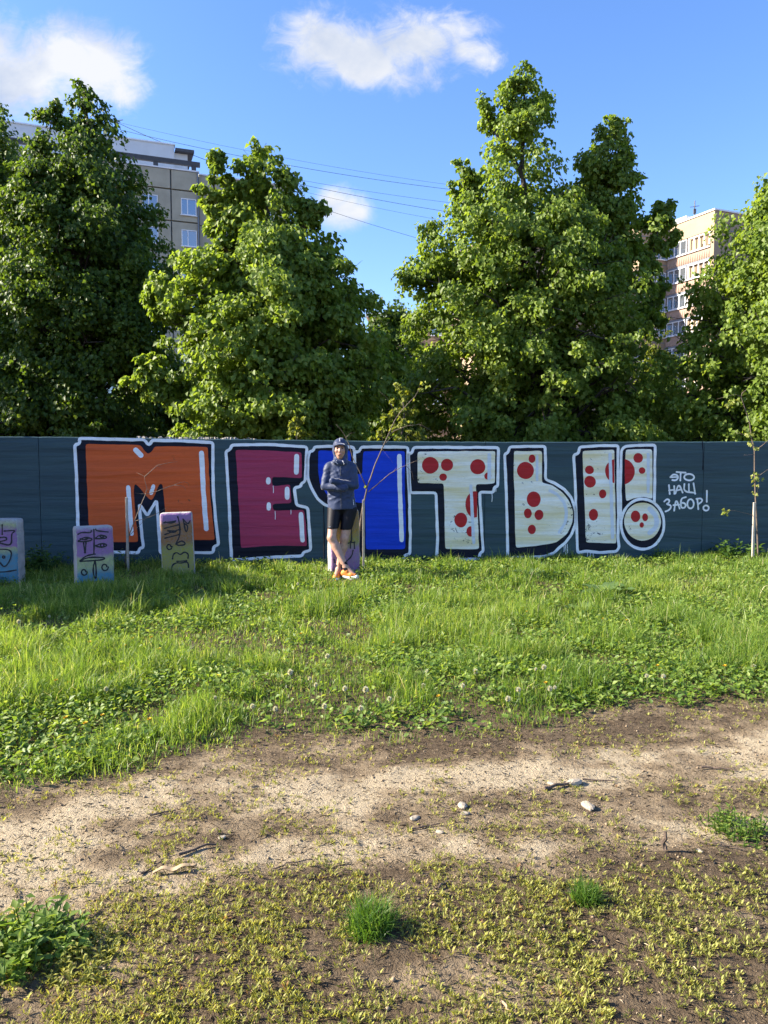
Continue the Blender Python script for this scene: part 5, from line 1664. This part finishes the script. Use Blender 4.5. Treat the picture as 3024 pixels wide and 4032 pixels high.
# ------------------------------------------------------------------ the man leaning on the block
class SDF:
    def __init__(self, lo, hi, h):
        self.lo = np.array(lo, float); self.h = h
        n = np.ceil((np.array(hi) - self.lo) / h).astype(int) + 1
        self.ax = [self.lo[i] + np.arange(n[i]) * h for i in range(3)]
        self.F = np.full(n, 0.3, dtype=np.float32)

    def region(self, lo, hi):
        sl = []
        for i in range(3):
            a = max(0, int((lo[i] - self.lo[i]) / self.h)); b = min(len(self.ax[i]), int((hi[i] - self.lo[i]) / self.h) + 2)
            sl.append(slice(a, max(a, b)))
        g = np.meshgrid(*[self.ax[i][sl[i]] for i in range(3)], indexing='ij')
        return tuple(sl), g

    def comb(self, sl, d, k, mode):
        f = self.F[sl]
        if mode == 'add':
            if k > 0:
                hh = np.clip(.5 + .5 * (f - d) / k, 0, 1)
                self.F[sl] = f * (1 - hh) + d * hh - k * hh * (1 - hh)
            else: self.F[sl] = np.minimum(f, d)
        else:
            d = -d
            if k > 0:
                hh = np.clip(.5 - .5 * (f - d) / k, 0, 1)
                self.F[sl] = f * (1 - hh) + d * hh + k * hh * (1 - hh)
            else: self.F[sl] = np.maximum(f, d)

    def cap(self, a, b, ra, rb, k=.02, mode='add', sy=1.0):
        a = np.array(a, float); b = np.array(b, float); m = max(ra, rb) + .08
        sl, (X, Y, Z) = self.region(np.minimum(a, b) - m, np.maximum(a, b) + m)
        ab = b - a
        t = np.clip(((X - a[0]) * ab[0] + (Y - a[1]) * ab[1] + (Z - a[2]) * ab[2]) / max(ab @ ab, 1e-9), 0, 1)
        d = np.sqrt((X - a[0] - t * ab[0]) ** 2 + ((Y - a[1] - t * ab[1]) * sy) ** 2 + (Z - a[2] - t * ab[2]) ** 2) - (ra + (rb - ra) * t)
        self.comb(sl, d.astype(np.float32), k, mode); return self

    def ell(self, c, r, k=.02, mode='add', rz=0, rx=0):
        c = np.array(c, float); r = np.array(r, float); m = r.max() + .08
        sl, (X, Y, Z) = self.region(c - m, c + m)
        X, Y, Z = X - c[0], Y - c[1], Z - c[2]
        if rz: X, Y = X * math.cos(rz) + Y * math.sin(rz), -X * math.sin(rz) + Y * math.cos(rz)
        if rx: Y, Z = Y * math.cos(rx) + Z * math.sin(rx), -Y * math.sin(rx) + Z * math.cos(rx)
        k0 = np.sqrt((X / r[0]) ** 2 + (Y / r[1]) ** 2 + (Z / r[2]) ** 2); k1 = np.sqrt((X / r[0] ** 2) ** 2 + (Y / r[1] ** 2) ** 2 + (Z / r[2] ** 2) ** 2)
        d = k0 * (k0 - 1) / np.maximum(k1, 1e-6)
        self.comb(sl, d.astype(np.float32), k, mode); return self

    def func(self, fn, k=0, mode='add'):
        g = np.meshgrid(*self.ax, indexing='ij')
        self.comb((slice(None),) * 3, fn(*g).astype(np.float32), k, mode); return self

    def warp(self, fn):
        g = np.meshgrid(*self.ax, indexing='ij')
        self.F += fn(*g).astype(np.float32); return self

    def mesh(self, name, mat, parent):
        F = self.F
        n = np.array(F.shape) - 1
        acc = np.zeros((*n, 3), np.float32); cnt = np.zeros(n, np.float32)
        cs = [(i, j, k) for i in (0, 1) for j in (0, 1) for k in (0, 1)]
        sub = lambda c: F[c[0]:c[0] + n[0], c[1]:c[1] + n[1], c[2]:c[2] + n[2]]
        for a in cs:
            for ax in range(3):
                if a[ax] == 1: continue
                b = list(a); b[ax] = 1
                fa, fb = sub(a), sub(tuple(b))
                mk = (fa < 0) != (fb < 0)
                t = np.where(mk, fa / np.where(mk, fa - fb, 1), 0)
                p = np.zeros((*n, 3), np.float32); p[...] = a
                p[..., ax] = t
                acc += p * mk[..., None]; cnt += mk
        act = cnt > 0
        idx = np.full(n, -1, np.int64); idx[act] = np.arange(act.sum())
        ijk = np.argwhere(act)
        V = (ijk + acc[act] / cnt[act][:, None]) * self.h + self.lo
        Q = []
        S = F < 0
        for ax in range(3):
            o1, o2 = (ax + 1) % 3, (ax + 2) % 3
            s0 = [slice(1, -1)] * 3; s1 = [slice(1, -1)] * 3
            s0[ax] = slice(0, -1); s1[ax] = slice(1, None)
            A, B = S[tuple(s0)], S[tuple(s1)]
            e = np.argwhere(A != B)
            if not len(e): continue
            flip = A[A != B]
            e[:, o1] += 1; e[:, o2] += 1
            def cell(d1, d2):
                q = e.copy(); q[:, o1] += d1; q[:, o2] += d2
                return idx[q[:, 0], q[:, 1], q[:, 2]]
            q = np.stack([cell(-1, -1), cell(0, -1), cell(0, 0), cell(-1, 0)], 1)
            q[~flip] = q[~flip][:, ::-1]
            Q.append(q)
        return mesh_np(name, V, np.concatenate(Q), mat, parent, smooth=True)


def build_man():
    PY = 9.62
    px0 = 1180 + 550 * .28933
    X0 = (px0 - 1512) / F_PX * PY
    z0 = float(hgt(X0, PY))
    man = empty('person', (X0, PY, z0), label='man in navy hooded jacket and black shorts, arms folded, leaning on a painted block', cat='person')
    m, nt, b = new_mat('skin')
    v = coord(nt)
    L(nt, ramp_n(nt, noise_n(nt, v, 26, 5, .6), [(.3, (.36, .19, .13)), (.7, (.49, .285, .20))]), b.inputs['Base Color'])
    b.inputs['Roughness'].default_value = .5; b.inputs['Subsurface Weight'].default_value = .08; b.inputs['Subsurface Radius'].default_value = (.02, .008, .004)
    M_skin = m
    m, nt, b = new_mat('navy_jacket_fabric')
    v = coord(nt)
    n1 = noise_n(nt, map_n(nt, v, (1, 1, .8)), 16, 3, .5, .8); n2 = noise_n(nt, v, 240, 2, .5)
    L(nt, ramp_n(nt, noise_n(nt, v, 6, 4), [(.3, (.020, .032, .078)), (.7, (.032, .049, .108))]), b.inputs['Base Color'])
    b.inputs['Roughness'].default_value = .55; b.inputs['Sheen Weight'].default_value = .3; b.inputs['Sheen Roughness'].default_value = .4; b.inputs['Specular IOR Level'].default_value = .28
    bump_n(nt, b, math_n(nt, 'ADD', n1, math_n(nt, 'MULTIPLY', n2, .04)), .3, .02)
    M_jack = m
    M_short = simple_mat('black_short_fabric', (.004, .0035, .008), .55, .3, 20, .15, 200, spec=.22)
    M_shoe = simple_mat('orange_shoe_mesh', (.72, .22, .03), .6, .2, 40, .3, 200)
    M_sole = simple_mat('white_shoe_foam', (.78, .79, .80), .5, .05, 20)
    M_lip = simple_mat('lips', (.34, .12, .10), .5, .1, 30)
    M_eye = simple_mat('dark_eye', (.03, .02, .018), .2, .1, 30)
    M_brow = simple_mat('brown_brow', (.10, .055, .03), .8, .2, 60)
    M_cord = simple_mat('pale_drawcord', (.62, .62, .66), .6, .1, 60)
    M_zip = simple_mat('dark_zip', (.02, .025, .04), .45, .1, 60)

    hipL, hipR = (-.078, .17, .86), (.112, .17, .86)
    knL, anL = (-.112, .03, .520), (.066, -.055, .165)
    knR, anR = (.046, .105, .505), (-.030, .075, .115)
    toeR = (-.060, -.115, .035); toeL = (.185, -.105, .065)
    # body: one continuous surface
    B = SDF((-.30, -.20, -.02), (.30, .36, 1.80), .0078)
    B.ell((.015, .18, .92), (.145, .10, .12), .03).ell((.004, .155, 1.27), (.150, .10, .21), .04)
    B.cap((-.14, .155, 1.415), (.135, .155, 1.415), .05, .05, .03)
    B.cap((0, .150, 1.43), (-.003, .125, 1.56), .056, .052, .03)
    for s, e, w in (((-.150, .155, 1.40), (-.195, .09, 1.172), (.03, -.035, 1.152)), ((.143, .155, 1.40), (.176, .09, 1.178), (-.08, -.042, 1.238))):
        B.cap(s, e, .045, .034, .02).cap(e, w, .034, .022, .015)
    for hp, kn, an, toe, sg in ((hipL, knL, anL, toeL, 0), (hipR, knR, anR, toeR, 1)):
        hp, kn, an, toe = [np.array(q) for q in (hp, kn, an, toe)]
        B.cap(hp, kn, .082, .053, .03)
        B.ell(kn + np.array([0, -.012, .0]), (.046, .046, .052), .02)
        calf = kn + (an - kn) * .30 + np.array([0, .018, 0])
        B.cap(kn, calf, .047, .054, .03).cap(calf, an, .053, .033, .03)
        B.cap(kn + np.array([0, -.012, -.03]), an + np.array([0, -.008, 0]), .036, .030, .02)
        B.cap(an, toe, .034, .026, .02)
    hx, hy = -.004, .115
    B.ell((hx, hy + .008, 1.652), (.074, .094, .098), .02)
    B.ell((hx, hy - .035, 1.590), (.056, .058, .072), .03)
    B.ell((hx, hy - .050, 1.535), (.030, .034, .028), .02)                         # chin
    B.cap((hx - .034, hy - .072, 1.664), (hx + .034, hy - .072, 1.664), .017, .017, .015)  # brow ridge
    for s in (-1, 1):
        B.ell((hx + s * .031, hy - .094, 1.644), (.019, .016, .013), .012, 'sub')
        B.ell((hx + s * .041, hy - .066, 1.612), (.024, .022, .022), .02)
    B.cap((hx, hy - .086, 1.650), (hx, hy - .112, 1.604), .009, .014, .010)
    B.ell((hx, hy - .082, 1.568), (.026, .018, .016), .015)
    body = B.mesh('body', M_skin, man)
    # facial features
    for s in (-1, 1):
        MB().tube([(hx + s * .014, hy - .0915, 1.661), (hx + s * .032, hy - .0935, 1.667), (hx + s * .050, hy - .078, 1.660)], [.0045, .0055, .003], 6).build('eyebrow', M_brow, body, True)
        e = MB().tube([(hx + s * .021, hy - .080, 1.644), (hx + s * .041, hy - .076, 1.644)], [.0065, .006], 8); e.build('eye', M_eye, body, True)
    MB().tube([(hx - .024, hy - .092, 1.566), (hx - .010, hy - .102, 1.569), (hx + .010, hy - .102, 1.569), (hx + .024, hy - .092, 1.566)], [.003, .0055, .0055, .003], 6).build('lips', M_lip, body, True)

    # jacket: torso, sleeves
    def tors(X, Y, Z):
        a = np.interp(Z, [.86, .95, 1.10, 1.25, 1.36, 1.45], [.186, .182, .176, .186, .180, .125])
        bb = np.interp(Z, [.86, .95, 1.10, 1.25, 1.36, 1.45], [.128, .126, .120, .128, .112, .075])
        cx = np.interp(Z, [.86, 1.05, 1.3], [.020, .0, .0]); cyy = np.interp(Z, [.86, 1.3, 1.45], [.175, .155, .15])
        d = (np.sqrt(((X - cx) / a) ** 2 + ((Y - cyy) / bb) ** 2) - 1) * np.minimum(a, bb)
        return np.maximum(d, np.maximum(.874 + .005 * np.sin(X * 14) - Z, Z - 1.47))
    J = SDF((-.32, -.16, .84), (.32, .34, 1.54), .0070)
    J.func(tors)
    J.cap((-.128, .155, 1.405), (.124, .155, 1.405), .072, .072, .03)
    J.cap((-.05, .14, 1.455), (.045, .14, 1.455), .062, .062, .03)
    J.cap((-.155, .150, 1.395), (-.202, .085, 1.172), .064, .056, .022)
    J.cap((.148, .150, 1.395), (.182, .085, 1.178), .064, .056, .022)
    J.cap((-.202, .085, 1.168), (.06, -.030, 1.150), .055, .047, .006)
    J.cap((.182, .085, 1.176), (-.095, -.045, 1.240), .055, .043, .005)
    def folds(X, Y, Z):
        u = X * 1.0 + Z * .6
        f = .006 * np.abs(np.sin(24 * (Z + .5 * X) + 3 * np.sin(13 * X + 9 * Y))) * np.exp(-((Z - 1.19) / .10) ** 2)
        f += .006 * np.abs(np.sin(22 * (X - .8 * Z) + 2.5 * np.sin(15 * Z))) * np.exp(-((Z - 1.02) / .10) ** 2)
        f += .006 * np.abs(np.sin(26 * (Z - 1.1 * np.abs(X)) + 2 * np.sin(19 * X))) * np.exp(-((Z - 1.34) / .08) ** 2)
        f += .0012 * np.sin(60 * X + 11 * np.sin(12 * Z))
        f *= np.clip((Z - .87) / .05, 0, 1)
        return f
    J.warp(folds)
    jk = J.mesh('jacket', M_jack, man)
    # hood with peak and collar
    Hd = SDF((-.16, -.06, 1.40), (.15, .30, 1.82), .0055)
    Hd.ell((hx, hy + .018, 1.660), (.095, .114, .118), .02)
    Hd.cap((hx, hy + .035, 1.60), (0, .150, 1.47), .089, .094, .04)
    Hd.cap((-.055, .075, 1.475), (.05, .075, 1.475), .042, .042, .03)
    Hd.ell((hx, hy - .115, 1.602), (.067, .125, .103), .012, 'sub')
    Hd.ell((hx, hy - .060, 1.610), (.066, .09, .092), .012, 'sub')
    Hd.warp(lambda X, Y, Z: .0028 * np.sin(55 * Z + 20 * X) + .002 * np.sin(70 * X + 30 * Z))
    hd = Hd.mesh('hood', M_jack, jk)
    # peak: curved brim under the hood
    V, Q = [], []
    n = 16
    for i in range(n + 1):
        a = math.pi * (i / n)
        x = -.074 * math.cos(a); arch = math.sin(a)
        V += [(hx + x, hy - .045 - .050 * arch, 1.672 + .024 * arch), (hx + x * 1.02, hy - .060 - .062 * arch, 1.666 + .016 * arch), (hx + x * 1.02, hy - .060 - .062 * arch, 1.673 + .019 * arch), (hx + x, hy - .045 - .045 * arch, 1.684 + .030 * arch)]
    for i in range(n):
        for k in range(4):
            a = i * 4 + k; b2 = i * 4 + (k + 1) % 4
            Q.append((a, b2, b2 + 4, a + 4))
    MB().add(V, Q).build('peak', M_jack, hd, True)
    pts = [(hx, hy + .018 - .118 * math.cos(t) * 1.0, 1.660 + .120 * math.sin(t)) for t in np.linspace(.62, 1.7, 9)]
    MB().tube(pts, .0035, 5).build('hood_seam', M_cord, hd)
    for x0, x1 in ((-.045, -.030), (.030, .046)):
        MB().tube([(x0, .030, 1.492), (x0 * 1.3, .018, 1.475), (x1 * 1.1, .022, 1.452), (x1, .028, 1.447)], [.0035] * 4, 5).build('drawcord', M_cord, jk)
    # zip follows the jacket front
    zp = []
    for Z in np.linspace(.885, 1.45, 20):
        if 1.10 < Z < 1.29: continue
        bb = np.interp(Z, [.86, .95, 1.10, 1.25, 1.36, 1.45], [.128, .126, .120, .128, .112, .105]); c = np.interp(Z, [.86, 1.3, 1.45], [.175, .155, .15])
        zp.append((.004 + .012 * (1.3 - Z), c - bb - .0015, Z))
    lo = [p for p in zp if p[2] < 1.1]; hi = [p for p in zp if p[2] > 1.29]
    for seg in (lo, hi): MB().tube(seg, .0042, 5).build('zip', M_zip, jk)
    MB().tube([(.158, .10, 1.00), (.166, .10, .93)], .004, 5).build('pocket_seam', M_cord, jk)

    # shorts
    S_ = SDF((-.24, -.06, .56), (.27, .34, 1.0), .0080)
    S_.ell((.015, .18, .91), (.160, .112, .12), .03)
    S_.cap(hipL, knL, .096, .064, .02).cap(hipR, knR, .096, .064, .018)
    cutL = lambda X, Y, Z: np.where(X < .0, .632, .618) + .08 * np.where(X < 0, X + .1, X - .07) * -.3 - Z
    S_.func(lambda X, Y, Z: Z - np.where(X < -.012, .634, .617), 0, 'sub')
    sh = S_.mesh('shorts', M_short, man)
    MB().box(-.150, -.122, -.0, .002, .662, .667).build('brand_mark', M_cord, sh).location = (0, -.009, 0)

    # socks and shoes
    for an, toe, heel, nm in ((anL, toeL, (.045, -.035, .075), 0), (anR, toeR, (-.022, .100, .045), 1)):
        an, toe, heel = np.array(an), np.array(toe), np.array(heel)
        lo = np.minimum(np.minimum(an, toe), heel) - .09; hi = np.maximum(np.maximum(an, toe), heel) + .09
        k = SDF(lo, hi, .0055)
        up = np.array([knL, knR][nm]) - an; up = up / np.linalg.norm(up)
        k.cap(an - up * .04, an + up * .045, .041, .0405, .01)
        k.mesh('sock', M_short, man)
        s = SDF(lo, hi, .0050)
        ball = heel + (toe - heel) * .72
        s.cap(heel, ball, .036, .040, .02).cap(ball, toe, .038, .028, .02).cap(heel + np.array([0, 0, .015]), an - up * .055, .034, .040, .02)
        sm = s.mesh('shoe', M_shoe, man)
        q = SDF(lo, hi, .0050)
        dz = np.array([0, 0, -.026])
        side = np.array([.012, -.004, -.004]) if nm == 0 else np.zeros(3)
        q.cap(heel + dz + side, ball + dz + side, .034, .038, .02, sy=1.0).cap(ball + dz + side, toe + dz * .6 + side * 1.6, .038, .032, .02)
        q.mesh('sole', M_sole, sm)
        d = (toe - heel); d = d / np.linalg.norm(d); sd = np.cross(d, [0, 0, 1]); sd /= np.linalg.norm(sd)
        for i in range(4):
            c = heel + (toe - heel) * (.42 + .10 * i) + np.array([0, 0, .040 - .004 * i])
            MB().tube([c - sd * .020 - np.array([0, 0, .008]), c, c + sd * .020 - np.array([0, 0, .008])], .0035, 5).build('lace', M_cord if i % 2 else M_shoe, sm)


build_man()
